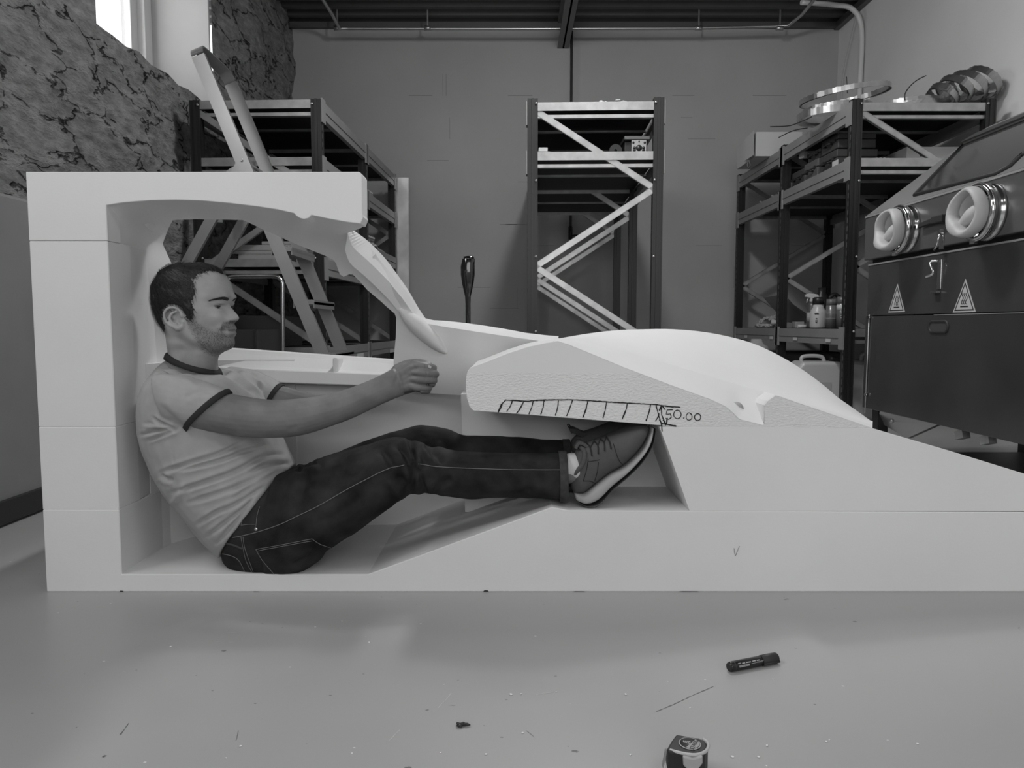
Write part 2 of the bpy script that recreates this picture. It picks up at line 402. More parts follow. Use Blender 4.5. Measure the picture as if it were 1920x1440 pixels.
# --- thin shell: underside of the roof, side wall with the window opening, windscreen pillar, cowl side
def tps(ctrl):
    A = np.array(ctrl, float); X = A[:, :2] / 100.; d = A[:, 2]; n = len(A)
    K = np.linalg.norm(X[:, None] - X[None], axis=2) ** 1.5
    M = np.block([[K, np.c_[np.ones(n), X]], [np.c_[np.ones(n), X].T, np.zeros((3, 3))]])
    w = np.linalg.solve(M, np.r_[d, 0, 0, 0])
    def f(px, py):
        p = np.array([px, py]) / 100.
        return float(w[:n] @ (np.linalg.norm(X - p, axis=1) ** 1.5) + w[n] + w[n + 1:] @ p)
    return f
ctrl = [(x, y, .004) for x, y in arch] + [(687, 410, .05), (678, 427, .10), (663, 433, .14), (652, 437, .15),
    (199, 452, .012), (200, 520, .02), (202, 600, .03), (207, 700, .05), (250, 440, .13), (255, 520, .16), (262, 620, .20), (275, 720, .24),
    (271, 421, .21), (290, 420, .23), (284, 434, .235), (324, 412, .27), (309, 446, .29), (305, 457, .29), (322, 495, .31), (340, 560, .34), (360, 640, .37),
    (365, 411, .27), (455, 412, .27), (486, 427, .28), (527, 445, .29), (578, 467, .30), (611, 480, .31), (626, 488, .315), (644, 518, .325), (661, 515, .32), (675, 528, .33), (714, 565, .36), (743, 594, .385), (742, 633, .40), (738, 676, .41),
    (330, 392, .12), (430, 396, .13), (520, 415, .17), (580, 435, .20), (630, 455, .235), (680, 490, .28), (720, 535, .32), (600, 420, .08),
    (650, 458, .20), (690, 490, .26), (730, 530, .31), (755, 560, .34), (778, 593, .37), (795, 606, .39),
    (830, 612, .40), (900, 623, .38), (960, 632, .34), (1040, 642, .29), (890, 690, .38), (880, 740, .40), (800, 735, .43), (740, 728, .43), (820, 660, .41),
    (960, 660, .36), (1000, 700, .36)]
dep = tps(ctrl)
outer = [(199, 452), (200, 520), (202, 600), (207, 700), (300, 720), (345, 640)] + [(345, 560), (322, 495), (305, 457)]   # left strip joined below
bound = arch + [(681, 408), (687, 410), (686, 418), (678, 427), (663, 433), (652, 437), (650, 458), (690, 490), (730, 530), (755, 560), (778, 593), (795, 606), (830, 612), (900, 623), (960, 632), (1041, 643),
         (1041, 700), (880, 742), (800, 737), (738, 729), (738, 676), (742, 633), (743, 596), (740, 588), (727, 577), (714, 565), (689, 544), (675, 528), (661, 514), (655, 514), (644, 519), (637, 514), (634, 506), (630, 494), (626, 488), (611, 480), (578, 467), (548, 455), (527, 445), (511, 438), (486, 427),
         (470, 419), (455, 412.5), (400, 411.5), (365, 411), (324, 412.5), (316, 428), (309, 446), (305, 457), (313, 475), (322, 495), (332, 530), (345, 580), (352, 640), (352, 720), (207, 720), (203, 620), (200, 500), (199, 440)]
slot = [(271, 421), (280, 418.5), (291, 419), (290, 425), (285, 434), (277, 428)]
def inside(p, poly):
    x, y = p; c = False; j = len(poly) - 1
    for i in range(len(poly)):
        a, b = poly[i], poly[j]
        if (a[1] > y) != (b[1] > y) and x < (b[0] - a[0]) * (y - a[1]) / (b[1] - a[1]) + a[0]: c = not c
        j = i
    return c
def near(p, poly, r):
    for i in range(len(poly)):
        a, b = Vector(poly[i]), Vector(poly[(i + 1) % len(poly)]); q = Vector(p); ab = b - a
        t = max(0, min(1, (q - a).dot(ab) / max(ab.length_squared, 1e-9)))
        if (a + ab * t - q).length < r: return True
    return False
def shell(bound, holes, depth, step=9, dens=10):
    def dense(poly):
        out = []
        for i in range(len(poly)):
            a, b = Vector(poly[i]), Vector(poly[(i + 1) % len(poly)]); k = max(1, int((b - a).length / dens))
            out += [a + (b - a) * t / k for t in range(k)]
        return out
    vs, es = [], []
    for poly in [bound] + holes:
        d = dense(poly); o = len(vs); vs += d; es += [(o + i, o + (i + 1) % len(d)) for i in range(len(d))]
    x0, x1 = min(p[0] for p in bound), max(p[0] for p in bound); y0, y1 = min(p[1] for p in bound), max(p[1] for p in bound)
    y = y0; r = 0
    while y < y1:
        x = x0 + (step / 2 if r % 2 else 0)
        while x < x1:
            if inside((x, y), bound) and not any(inside((x, y), h) for h in holes) and not any(near((x, y), q, step * .45) for q in [bound] + holes): vs.append(Vector((x, y)))
            x += step
        y += step * .87; r += 1
    V, E_, Fc, *_ = delaunay_2d_cdt(vs, es, [], 0, 1e-4)
    keep = []
    for f in Fc:
        c = sum((V[i] for i in f), Vector((0, 0))) / len(f)
        if inside(c, bound) and not any(inside(c, h) for h in holes): keep.append(list(f))
    return [P(p.x, p.y, Y0 + depth(p.x, p.y)) for p in V], keep
vs, fs = shell(bound, [slot], lambda x, y: max(.001, dep(x, y)))
mb = MB(); mb.add(vs, fs, True)
sh = mb.build('side_wall', M_FOAM, car)
bmx = bmesh.new(); bmx.from_mesh(sh.data)
if sum(f.normal.y for f in bmx.faces) > 0: bmesh.ops.reverse_faces(bmx, faces=bmx.faces)
bmx.to_mesh(sh.data); bmx.free()
so = sh.modifiers.new('Solidify', 'SOLIDIFY'); so.thickness = .035; so.offset = -1; so.use_even_offset = False
es_ = sh.modifiers.new('EdgeSplit', 'EDGE_SPLIT'); es_.split_angle = math.radians(50)
# --- outer face of the windscreen pillar: a flange that catches the light, running from the roof to the cowl
pin = spline([(652, 437), (662, 463), (690, 489), (730, 529), (757, 562), (780, 594), (797, 608)], 8)
pout = spline([(663, 432), (690, 452), (720, 482), (743, 512), (766, 545), (785, 578), (800, 600)], 8)
mb = MB(); rings = []
def even(pts, n):                  # resample a 2D curve at equal arc length
    L = [0]
    for a, b in zip(pts, pts[1:]): L.append(L[-1] + (b - a).length)
    return [Vector((interp(list(zip(L, [p.x for p in pts])), L[-1] * k / n), interp(list(zip(L, [p.y for p in pts])), L[-1] * k / n))) for k in range(n + 1)]
for i, (a, b) in enumerate(zip(even(pin, 40), even(pout, 40))):
    t = i / 40; da = interp([(0, .15), (.16, .2), (.4, .27), (.62, .33), (.8, .365), (1, .395)], t); db = da + .10 - .05 * t
    A, B = P(a.x, a.y, Y0 + da), P(b.x, b.y, Y0 + db)
    rings.append([A, B, B + Vector((-.012, .01, -.03)), A + Vector((-.012, .02, -.04))])
mb.ring(rings, smooth=False)
mb.build('windscreen_flange', M_FOAM, car)
# --- cowl flange below the windscreen
cin = spline([(795, 607), (830, 612), (900, 624), (965, 635), (1042, 644)], 8)
cout = spline([(800, 600), (840, 602), (905, 610), (970, 621), (1046, 636.5)], 8)
mb = MB(); rings = []
for i, (a, b) in enumerate(zip(cin, cout)):
    da = dep(a.x, a.y); A = P(a.x, a.y, Y0 + da); B = P(b.x, b.y, Y0 + da + .07)
    rings.append([A, B, B + Vector((0, .01, -.04)), A + Vector((0, .03, -.04))])
mb.ring(rings, smooth=False); mb.build('cowl_flange', M_FOAM, car)
# --- mirror base / pillar foot fairing: tapering tear-drop along the foot of the pillar
ax = spline([(748, 578), (775, 603), (800, 626), (822, 648), (838, 663)], 6)
rad = [.004, .020, .026, .026, .022, .014, .003]
mb = MB(); rings = []; n = len(ax)
for i, a in enumerate(ax):
    t = i / (n - 1); r = interp([(k / 6, v) for k, v in enumerate(rad)], t)
    p = P(a.x, a.y, Y0 + dep(a.x, a.y) + .004)
    tdir = (ax[min(i + 1, n - 1)] - ax[max(i - 1, 0)]).normalized(); nr = Vector((tdir.y, 0, tdir.x)); 
    rings.append([p + nr * (r * .95 * math.cos(k * PI / 8)) + Vector((0, 1, 0)) * (-r * 1.5 * math.sin(k * PI / 8)) for k in range(16)])
mb.ring(rings); mb.build('pillar_fairing', M_FOAM, car)
# --- door: window ledge with a raised outer rim, and the panel below it
def ledge(x): # far rim, dip, near rim, lower lip
    t = (x - 395) / (740 - 395)
    return [(652 + 24 * t, .47), (659 + 23 * t, .455), (680 + 19 * t, .40), (686 + 15 * t, .385), (689 + 14 * t, .372), (713 + 12 * t, .37), (714 + 12 * t, .42)]
mb = MB(); rings = []
for k in range(25):
    x = 380 + (742 - 380) * k / 24
    L = ledge(x); r = [P(x, y, Y0 + d) for y, d in L]
    r += [r[-1] + Vector((0, .13, 0)), r[0] + Vector((0, .08, 0))]; r[-2].y = r[-1].y
    rings.append(r)
mb.ring(rings, smooth=False); mb.build('door_ledge', M_FOAM, car, bevel=.002, bseg=1)
MB().box((P(636, 680, Y0 + .43).x, Y0 + .415, P(636, 683, Y0 + .43).z), (.016, .07, .045)).build('ledge_rib', M_FOAM, car, bevel=.006)
zf = fp(222, 1077).z
mb = MB(); z1 = P(600, 735, Y0 + .43).z
mb.hexa([(xi + .02, Y0 + .42, 0), (P(862, 800, Y0 + .27).x, Y0 + .46, 0), (P(862, 800, Y0 + .27).x, Y0 + .6, 0), (xi + .02, Y0 + .6, 0),
         (xi + .02, Y0 + .43, z1 + .03), (P(862, 800, Y0 + .27).x, Y0 + .47, z1 + .012), (P(862, 800, Y0 + .27).x, Y0 + .6, z1 + .012), (xi + .02, Y0 + .6, z1 + .03)])
mb.build('door_panel', M_FOAM, car)
# --- footwell side wall and dash
MB().prism([P(x, y, Y0 + .27) for x, y in ((864, 739), (872, 960), (1300, 960), (1300, 738))], (0, .3, 0)).build('footwell_wall', M_FOAM, car)
L0 = [(1040, 640.5), (1046, 640), (1066, 646), (1120, 668), (1170, 689), (1260, 723), (1330, 748), (1350, 757), (1362, 763), (1374, 774), (1386, 786), (1430, 797), (1433, 795), (1434, 760), (1440, 752), (1455, 741.5), (1545, 772), (1636, 803)]
dash = [(1630, 803), (1480, 801.5), (1300, 800), (1250, 799.5), (1237, 797.5), (1100, 786.5), (980, 777), (887, 770), (880, 762), (875, 745), (873, 722), (874, 706), (877, 695), (882, 689), (910, 679), (950, 663), (990, 650), (1022, 643)]
MB().prism([fp(*p) for p in L0 + dash], (0, .012, 0)).build('bonnet_section', M_FOAMR, car, bevel=.001, bseg=1)
MB().prism([fp(*p) + Vector((0, .01, 0)) for p in L0 + [(1630, 803), (1480, 800), (1300, 796), (1245, 770)]], (0, .07, 0)).build('bonnet_core', M_FOAM, car)
dd = [(1237, 768), (1100, 768), (1050, 782), (980, 776.5), (888, 769.5), (881, 762), (876, 745), (874, 722), (875, 706), (878, 695), (883, 689.5), (910, 679.5), (950, 663.5), (990, 650.5), (1022, 643.5), (1046, 641), (1170, 700), (1237, 730)]
MB().prism([fp(*p) + Vector((0, .01, 0)) for p in dd], (0, .30, 0)).build('dash_block', M_FOAM, car)
# --- bonnet and wing surface
L1 = [(1040, 637), (1130, 650), (1200, 667), (1300, 696), (1400, 726), (1455, 740), (1550, 768), (1640, 799)]
LM = [(1040, 639), (1066, 643), (1130, 656), (1200, 678), (1280, 703), (1350, 730), (1400, 747), (1432, 757), (1442, 748), (1456, 740.7), (1550, 770), (1640, 801)]
L2 = [(1040, 636.5), (1130, 636), (1230, 646), (1330, 668), (1420, 697), (1500, 724), (1560, 748), (1640, 790)]
L25 = [(1040, 636.2), (1130, 629), (1230, 629), (1330, 641), (1420, 666), (1500, 703), (1560, 738), (1640, 794)]
L3 = [(1040, 636), (1080, 629), (1120, 623), (1160, 619), (1200, 617.5), (1262, 617.3), (1330, 624), (1400, 640), (1450, 661), (1500, 690), (1550, 727), (1600, 773), (1640, 818)]
def smooth_at(L, x):
    pts = spline([(a, b) for a, b in L], 10); return interp([(p.x, p.y) for p in pts], x)
cols = [1040, 1046, 1066] + list(range(1080, 1340, 10)) + list(range(1340, 1432, 5)) + [1432, 1434, 1437, 1440, 1446, 1455] + list(range(1465, 1641, 9))
st = [(LM, .07), (L1, .115), (None, .175), (L2, .25), (L25, .42), (L3, .55)]
mb = MB(); rows = []
for x in cols:
    r = [fp(x, interp(L0, x))]
    for k, (L, d) in enumerate(st):
        if L is None:                       # valley just behind the ridge
            q = P(x, smooth_at(L1, x), Y0 + .115); t_ = max(0, min(1, (x - 1090) / 160)) * max(0, min(1, (1640 - x) / 120))
            r.append(Vector((q.x * (Y0 + d) / (Y0 + .115), Y0 + d, q.z - .017 * t_ + .004 * (1 - t_)))); continue
        y = interp(L, x) if k == 0 else smooth_at(L, x)
        if L is L2: y = min(y, smooth_at(L1, x)) if x < 1110 else y + (smooth_at(L1, x) - 7 - y) * .75
        q = P(x, y, Y0 + d)
        r.append(q)
    # smooth the wide part of the section
    r.insert(3, r[2].copy())
    a = r[-1]; r += [Vector((a.x, Y0 + .60, a.z - .02)), Vector((a.x, Y0 + .635, a.z - .08)), Vector((a.x, Y0 + .64, .02))]
    rows.append(r)
n = len(rows[0]); vs = [p for r in rows for p in r]
fs = [(i * n + j, (i + 1) * n + j, (i + 1) * n + j + 1, i * n + j + 1) for i in range(len(rows) - 1) for j in range(n - 1) if j != 2]
mb.add(vs, fs, True)
o = mb.build('wing_and_bonnet', M_FOAM, car)
es_ = o.modifiers.new('EdgeSplit', 'EDGE_SPLIT'); es_.split_angle = math.radians(24)
# hole in the outlet wall: a grey disc stands for its shade
MB().lathe([(.0001, 0), (.016, 0), (.016, .004), (.0001, .004)], P(1381, 766, Y0 + .038), 16, Matrix.Rotation(math.radians(70), 3, 'X')).build('outlet_hole', mat('hole_grey', .42, .8), car)
# --- nose block below the glue line, bulkhead leaning over the feet
mb = MB(); rows = []
for x in [1237, 1250, 1293, 1400, 1500, 1636, 1700, 1780, 1850, 1920, 2000, 2080, 2160]:
    top = 800 if x < 1636 else interp([(1636, 803), (1780, 845), (1920, 888), (2160, 985)], x)
    bot = 958.5 if x >= 1293 else interp([(1237, 799), (1293, 958)], x)
    if x < 1240: bot = 802
    a, b = fp(x, bot), fp(x, min(top, 955))
    zd = 0 if x < 1640 else min(1, (x - 1600) / 120)
    r = [a, b, b + Vector((0, .03, -.001 * zd)), b + Vector((0, .15, -.06 * zd)), b + Vector((0, .29, -.12 * zd)), a + Vector((0, .29, 0))]
    rows.append(r)
n = 6; vs = [p for r in rows for p in r]
fs = [(i * n + j, (i + 1) * n + j, (i + 1) * n + (j + 1) % n, i * n + (j + 1) % n) for i in range(len(rows) - 1) for j in range(n)] + [tuple(range(n)), tuple(range(len(vs) - n, len(vs)))]
mb.add(vs, fs); mb.build('nose_block', M_FOAM, car, bevel=.0012, bseg=1)
# --- black marker drawing on the cut face: hatched strip and the measure
def stroke(mb, pts, w, passes=2, jit=.7):
    for k in range(passes):
        q = [fp(x + rnd.uniform(-jit, jit), y + rnd.uniform(-jit, jit)) + Vector((0, -.0006 - .0002 * k, 0)) for x, y in pts]
        out = []
        for a, b in zip(q, q[1:]):
            m = max(1, int((b - a).length / .004)); out += [a + (b - a) * t / m for t in range(m)]
        out.append(q[-1])
        out = [p + Vector((rnd.uniform(-1, 1), 0, rnd.uniform(-1, 1))) * .0004 for p in out]
        L, R = [], []
        for i, p in enumerate(out):
            t = (out[min(i + 1, len(out) - 1)] - out[max(i - 1, 0)]).normalized(); nn = Vector((-t.z, 0, t.x))
            ww = w * rnd.uniform(.55, 1.1) / 2
            L.append(p + nn * ww); R.append(p - nn * ww)
        m = len(L); mb.add(L + R, [(i, i + 1, m + i + 1, m + i) for i in range(m - 1)])
mk = MB(); W = .0030
stroke(mk, [(934, 772), (940, 759), (948, 750), (965, 751), (990, 752), (1020, 750), (1073, 749), (1110, 752), (1170, 755), (1232, 759), (1250, 762), (1275, 764)], W * .8, 3)
for a, b, c, d in ((934, 773, 942, 757), (950, 772, 961, 752), (969, 775, 982, 752), (992, 777, 1000, 752), (1014, 777, 1020, 751), (1041, 779, 1047, 751), (1062, 780, 1073, 750), (1093, 783, 1102, 753), (1130, 784, 1137, 754), (1166, 786, 1177, 756), (1211, 789, 1220, 758), (1229, 789, 1236, 775)):
    stroke(mk, [(a, b), ((a + c) / 2 + 1, (b + d) / 2), (c, d)], W * .8, 2)
stroke(mk, [(1230, 760), (1235, 778), (1240, 796), (1242, 808)], W * .7, 2)
stroke(mk, [(1240, 761), (1241, 778), (1249, 796)], W * .8, 2)
stroke(mk, [(1236, 770), (1240, 760), (1247, 768)], W * .8, 3); stroke(mk, [(1243, 787), (1249, 797), (1251, 784)], W * .8, 3)
stroke(mk, [(1236, 787), (1241, 795)], W * .5, 2)
stroke(mk, [(1240, 794), (1255, 796), (1268, 799)], W * .8, 3)
stroke(mk, [(1262, 768), (1251, 769), (1249, 777), (1257, 776), (1259, 782), (1254, 786), (1248, 784)], W * .75, 2, .3)
def oval(cx, cy, rx, ry, n=14): return [(cx + rx * math.cos(2 * PI * k / n - 1.4), cy + ry * math.sin(2 * PI * k / n - 1.4)) for k in range(n + 1)]
stroke(mk, oval(1270, 777, 7, 8), W * .75, 2, .3)
stroke(mk, [(1281, 783), (1283, 784)], W * 1.1, 2, .3)
stroke(mk, oval(1292, 781, 5.5, 7), W * .75, 2, .3); stroke(mk, oval(1308, 782, 6, 6.5), W * .75, 2, .3)
mk.build('marker_drawing', mat('marker_ink', .012, .7), car, recalc=False)['label'] = 'hatched strip and 50.00 drawn in black marker'
mk = MB(); stroke(mk, [(1376, 1028), (1379, 1042), (1386, 1024)], .0016, 1, .2)
mk.build('pencil_tick', mat('pencil_grey', .22, .8), car, recalc=False)
# flat dark patches for chips of missing foam along the bottom edge
for x, w_, h in ((228, 9, 3), (911, 12, 4), (1085, 30, 1.5), (1290, 50, 1.6), (480, 16, 1)):
    pts = [fp(x - w_ / 2, 1110.5), fp(x - w_ / 5, 1110 - h), fp(x + w_ / 3, 1110 - h * .8), fp(x + w_ / 2, 1110.5)]
    for p in pts: p.y -= .0008
    MB().prism(pts, (0, -.0002, 0)).build('edge_chip', mat('chip_dark', .05, .9), car)
# ================================================================ shelving
M_POST = mat('dark_painted_steel', .018, .38, spec=.5)
M_GALV = mat('galvanised_steel', .46, .34, metal=.75, var=.18, vscale=14)
M_BEAM = mat('painted_beam_steel', .26, .42, var=.05, vscale=5)
M_BOARD = mat('dark_shelf_board', .010, .6, var=.1)
def slot_material():
    m = bpy.data.materials.new('slotted_strip'); m.use_nodes = True; n, l = m.node_tree.nodes, m.node_tree.links; b = n['Principled BSDF']; b.inputs['Roughness'].default_value = .6
    tc = n.new('ShaderNodeTexCoord'); sp = n.new('ShaderNodeSeparateXYZ'); l.new(tc.outputs['Object'], sp.inputs['Vector'])
    a = n.new('ShaderNodeMath'); a.operation = 'MULTIPLY'; a.inputs[1].default_value = 20; l.new(sp.outputs['Z'], a.inputs[0])
    f = n.new('ShaderNodeMath'); f.operation = 'FRACT'; l.new(a.outputs[0], f.inputs[0])
    g = n.new('ShaderNodeMath'); g.operation = 'GREATER_THAN'; g.inputs[1].default_value = .35; l.new(f.outputs[0], g.inputs[0])
    x = n.new('ShaderNodeMix'); x.data_type = 'RGBA'; x.inputs[6].default_value = (.01, .01, .01, 1); x.inputs[7].default_value = (.09, .09, .09, 1)
    l.new(g.outputs[0], x.inputs[0]); l.new(x.outputs[2], b.inputs['Base Color']); return m
M_SLOT = slot_material()
def make_rack(label, loc, rz, W, levels, frames, H=2.0, beams='both'):
    """levels: heights of the shelf tops; frames: depth positions; local x 0..W, y along the depth"""
    t = thing('shelving_rack', label, 'rack', loc, rz)
    pw, pd = .062, .055
    for y in frames:
        for x in (0, W - pw):
            mb = MB()
            # C-shaped upright with folded edges
            mb.b2((x, y, 0), (x + pw, y + .004, H)); mb.b2((x, y, 0), (x + .004, y + pd, H)); mb.b2((x + pw - .004, y, 0), (x + pw, y + pd, H))
            mb.b2((x, y + pd - .004, 0), (x + .018, y + pd, H)); mb.b2((x + pw - .018, y + pd - .004, 0), (x + pw, y + pd, H))
            mb.b2((x + pw * .38, y - .006, 0), (x + pw * .62, y, H)); mb.b2((x + .0, y - .003, 0), (x + .008, y, H)); mb.b2((x + pw - .008, y - .003, 0), (x + pw, y, H))
            mb.b2((x - .01, y - .01, 0), (x + pw + .01, y + pd + .01, .006))
            up = mb.build('upright', M_POST, t, local=True)
            xs = x if x == 0 else x + pw
            MB().b2((xs - .0012, y + .014, .05), (xs + .0012, y + .024, H - .03)).build('slot_strip', M_SLOT, up, local=True)
            if y == frames[0]:
                for z in (H - .03, H - .49, H - .95, H - 1.41): MB().lathe([(.0001, 0), (.007, 0), (.007, .006), (.0001, .006)], (x + (.052 if x == 0 else .010), y - .003, z), 10, Matrix.Rotation(PI / 2, 3, 'X')).build('bolt', M_GALV, up, local=True)
    for y in frames:
        zs = [H - .07, H - .54, H - 1.01, H - 1.48]; left = True
        for k in range(3):
            a, b = ((pw * .8, zs[k]), (W - pw * .8, zs[k + 1])) if left else ((W - pw * .8, zs[k]), (pw * .8, zs[k + 1]))
            mb = MB(); mb.bar((a[0], y + .012, a[1]), (b[0], y + .012, b[1]), .004, .034, up=(0, 0, 1))
            d = (Vector((b[0], 0, b[1])) - Vector((a[0], 0, a[1]))).normalized(); nn = Vector((-d.z, 0, d.x)) * .017
            mb.bar(Vector((a[0], y + .022, a[1])) + nn, Vector((b[0], y + .022, b[1])) + nn, .024, .003, up=(0, 0, 1))
            mb.bar(Vector((a[0], y + .022, a[1])) - nn, Vector((b[0], y + .022, b[1])) - nn, .024, .003, up=(0, 0, 1))
            mb.build('brace', M_GALV, t, local=True); left = not left
    for z in levels:
        for y0, y1 in zip(frames, frames[1:]):
            MB().b2((pw * .5, y0 + .03, z - .022), (W - pw * .5, y1 + .02, z)).build('shelf_board', M_BOARD, t, local=True)
            for x, s in ((-.004, 1), (W + .004, -1)):
                mb = MB()                                   # stepped beam with its hook plates
                mb.b2((x, y0 + pd, z - .05), (x + s * .014, y1, z)); mb.b2((x + s * .004, y0 + pd, z - .10), (x + s * .034, y1, z - .055))
                mb.b2((x - s * .002, y0 + pd, z - .056), (x + s * .03, y1, z - .05))
                mb.b2((x - s * .004, y0 + .006, z - .13), (x + s * .006, y0 + pd + .02, z + .012)); mb.b2((x - s * .004, y1 - .02, z - .13), (x + s * .006, y1 + pd - .01, z + .012))
                mb.build('side_beam', M_BEAM, t, local=True)
            for q in (.5,): MB().b2((.02, y0 + (y1 - y0) * q, z - .034), (W - .02, y0 + (y1 - y0) * q + .03, z - .022)).build('shelf_support', M_GALV, t, local=True)
        for k, y in enumerate(frames):
            mb = MB(); mb.b2((pw * .7, y + .002, z - .048), (W - pw * .7, y + .012, z + .002)); mb.b2((pw * .7, y + .012, z - .09), (W - pw * .7, y + .05, z - .07)) if k == 0 else None
            mb.build('cross_bar', M_GALV, t, local=True)
    return t
FR = [0, 1.16, 2.28]
YR = 4.65
lx = P(362, 400, YR).x
rackL = make_rack('dark metal shelving rack behind the stepladder, against the rough stone wall', (lx, YR, 0), math.radians(-2.2), P(608, 400, YR).x - lx, [1.995, 1.655, 1.045, .5], FR)
mx_ = P(989, 400, YR).x
rackM = make_rack('free standing dark shelving rack with zigzag braces in the middle of the back wall', (mx_, YR, 0), math.radians(-1.9), P(1241, 400, YR).x - mx_, [1.985, 1.69], FR, H=2.01)
rx_ = P(1592, 400, YR).x
rackR = make_rack('dark shelving rack by the right wall loaded with saw blade coils and tool cases', (rx_, YR, 0), 0, P(1858, 400, YR).x - rx_, [1.985, 1.655, .615], FR, H=2.01)
# ---------------------------------------------------------------- things on the left rack
def RL(x, y, z): return rackL.location + Matrix.Rotation(rackL.rotation_euler.z, 3, 'Z') @ Vector((x, y, z))
M_PLANK = mat('pale_board', .40, .6, var=.08); M_PAPER = mat('paper_white', .62, .7)
labs = ['thin pale board lowest in the pile on the left rack, sticking out furthest left', 'pale board second from the bottom of the pile on the left rack', 'thick pale board third up in the pile on the left rack', 'short pale board topmost in the pile on the left rack']
for (x0, x1, z, h), lb in zip(((450, 608, 1.047, .035), (437, 600, 1.083, .022), (447, 575, 1.106, .034), (494, 590, 1.141, .02)), labs):
    a = P(x0, 480, 4.75).x; b = P(x1, 480, 4.75).x
    tag(MB().b2((a, 4.72, z), (b, 5.5, z + h)).build('board', M_PLANK, bevel=.002), lb, 'board', 'boards piled on the left rack')
for k, (x0, x1, z, y) in enumerate(((500, 600, 1.665, 4.8), (520, 598, 1.69, 5.0))):
    tag(MB().b2((P(x0, 300, y).x, y, z - .008), (P(x1, 300, y).x, y + .5, z + .012)).build('flat_strip', M_PLANK, bevel=.002), ['thin flat strip at the front of the second shelf of the left rack', 'thin flat strip further back on the second shelf of the left rack'][k], 'strip')
# bundles on the upper shelves of the far bay
for k, (px, Y, w, n_, z0) in enumerate(((700, 6.05, .13, 4, 1.657), (714, 6.42, .12, 3, 1.657), (722, 6.72, .09, 2, 1.657), (700, 6.05, .12, 7, 1.256), (712, 6.42, .12, 5, 1.256), (724, 6.72, .10, 4, 1.256))):
    p = P(px, 400, Y)
    lab = ['stack of sheets at the near end of the far bay, left rack second shelf', 'tilted sheet in the far bay of the left rack, second shelf', 'small white roll in the far bay of the left rack, second shelf',
           'small bundle of papers on the third shelf of the left rack, nearest post', 'loose bundle of offcuts on the third shelf of the left rack', 'last bundle on the third shelf beside the sheet metal panel'][k]
    mb = MB()
    for q in range(n_): mb.box((p.x - .085, Y + rnd.uniform(-.02, .02), z0 + .007 + .0135 * q), (w * rnd.uniform(.7, 1), .26, .0135), rnd.uniform(-.12, .12))
    tag(mb.build('paper_bundle', M_PAPER), lab, 'bundle')
# extra shelf pieces only the left rack has: third level of the far bay
mb = MB()
t = rackL
MB().b2((.03, FR[1] + .03, 1.232), (.78, FR[2] + .02, 1.254)).build('shelf_board', M_BOARD, t, local=True)
Wl = P(608, 400, YR).x - lx
for x, s in ((Wl + .004, -1), (-.004, 1)):
    mb = MB(); mb.b2((x, FR[1] + .05, 1.204), (x + s * .014, FR[2], 1.254)); mb.b2((x + s * .004, FR[1] + .05, 1.154), (x + s * .034, FR[2], 1.2)); mb.build('side_beam', M_BEAM, t, local=True)
# dark boxes low on the rack
M_DBOX = mat('dark_box', .03, .5, var=.1)
bb = P(480, 600, 4.9)
cr = thing('storage_box', 'dark box with a paper label on the lower shelf of the left rack', 'box', (P(486, 640, 4.9).x, 4.95, .5))
MB().b2((P(440, 640, 4.75).x, 4.75, .501), (P(530, 640, 4.75).x, 5.2, .70)).build('box_body', M_DBOX, cr, bevel=.004)
MB().b2((P(457, 640, 4.75).x, 4.747, .505), (P(489, 640, 4.75).x, 4.7495, .565)).build('paper_label', M_PAPER, cr)
mb = MB()
for k in range(3): mb.b2((P(461, 640, 4.747).x, 4.7462, .53 + .011 * k), (P(484 - 4 * k, 640, 4.747).x, 4.7468, .534 + .011 * k))
mb.build('label_print', mat('print_black', .02, .6), cr)
# tall metal panel leaning behind the far end of the rack
pY = 6.98
pn = tag(MB().prism([P(737, 333, pY), P(766, 333, pY), Vector((P(766, 600, pY).x, pY, 0)), Vector((P(737, 600, pY).x, pY, 0))], (0, .012, 0)).build('sheet_metal_panel', mat('brushed_sheet', .55, .32, metal=.8, var=.2, vscale=5)), 'tall shiny sheet metal panel standing upright behind the far end of the left rack', 'panel')
for px, Y in ((640, 5.25), (706, 6.2), (722, 6.55)):
    x_ = lx + Wl + .0415 - math.tan(rackL.rotation_euler.z) * (Y - YR); MB().b2((x_ - .0015, Y - .06, .415), (x_, Y + .12, .442)).build('paper_label', M_PAPER, rackL)
# tubular steel frame (a hand truck) in front of the rack
ht = thing('hand_truck', 'chromed tubular hand truck with a dark panel, standing behind the man\'s face', 'hand truck', (P(480, 600, 4.4).x, 4.4, 0))
M_CHR = mat('chrome_tube', .7, .16, metal=1)
Yh = 4.4
def q(px, py): return P(px, py, Yh)
pts = [q(425, 660)] + [q(425, 560), q(425, 530), q(428, 523), q(436, 519), q(470, 518.5), q(515, 518.5), q(523, 521), q(529, 529), q(530, 540)] + [q(530, 600), q(531, 760)]
pts[0] = Vector((pts[0].x, Yh, .08)); pts[-1] = Vector((pts[-1].x, Yh, .08))
MB().tube(spline(pts, 4), .0125, 12).build('tube_frame', M_CHR, ht)
za = q(480, 618).z
MB().b2((q(426, 618).x + .01, Yh + .005, .35), (q(529, 618).x - .008, Yh + .02, za)).build('back_panel', mat('dark_panel', .04, .5), ht, bevel=.003)
MB().b2((q(480, 618).x - .006, Yh - .004, .3), (q(480, 618).x + .004, Yh + .004, za)).build('centre_rod', M_CHR, ht)
MB().b2((q(426, 618).x, Yh - .2, .02), (q(530, 618).x, Yh + .02, .03)).build('toe_plate', M_GALV, ht)
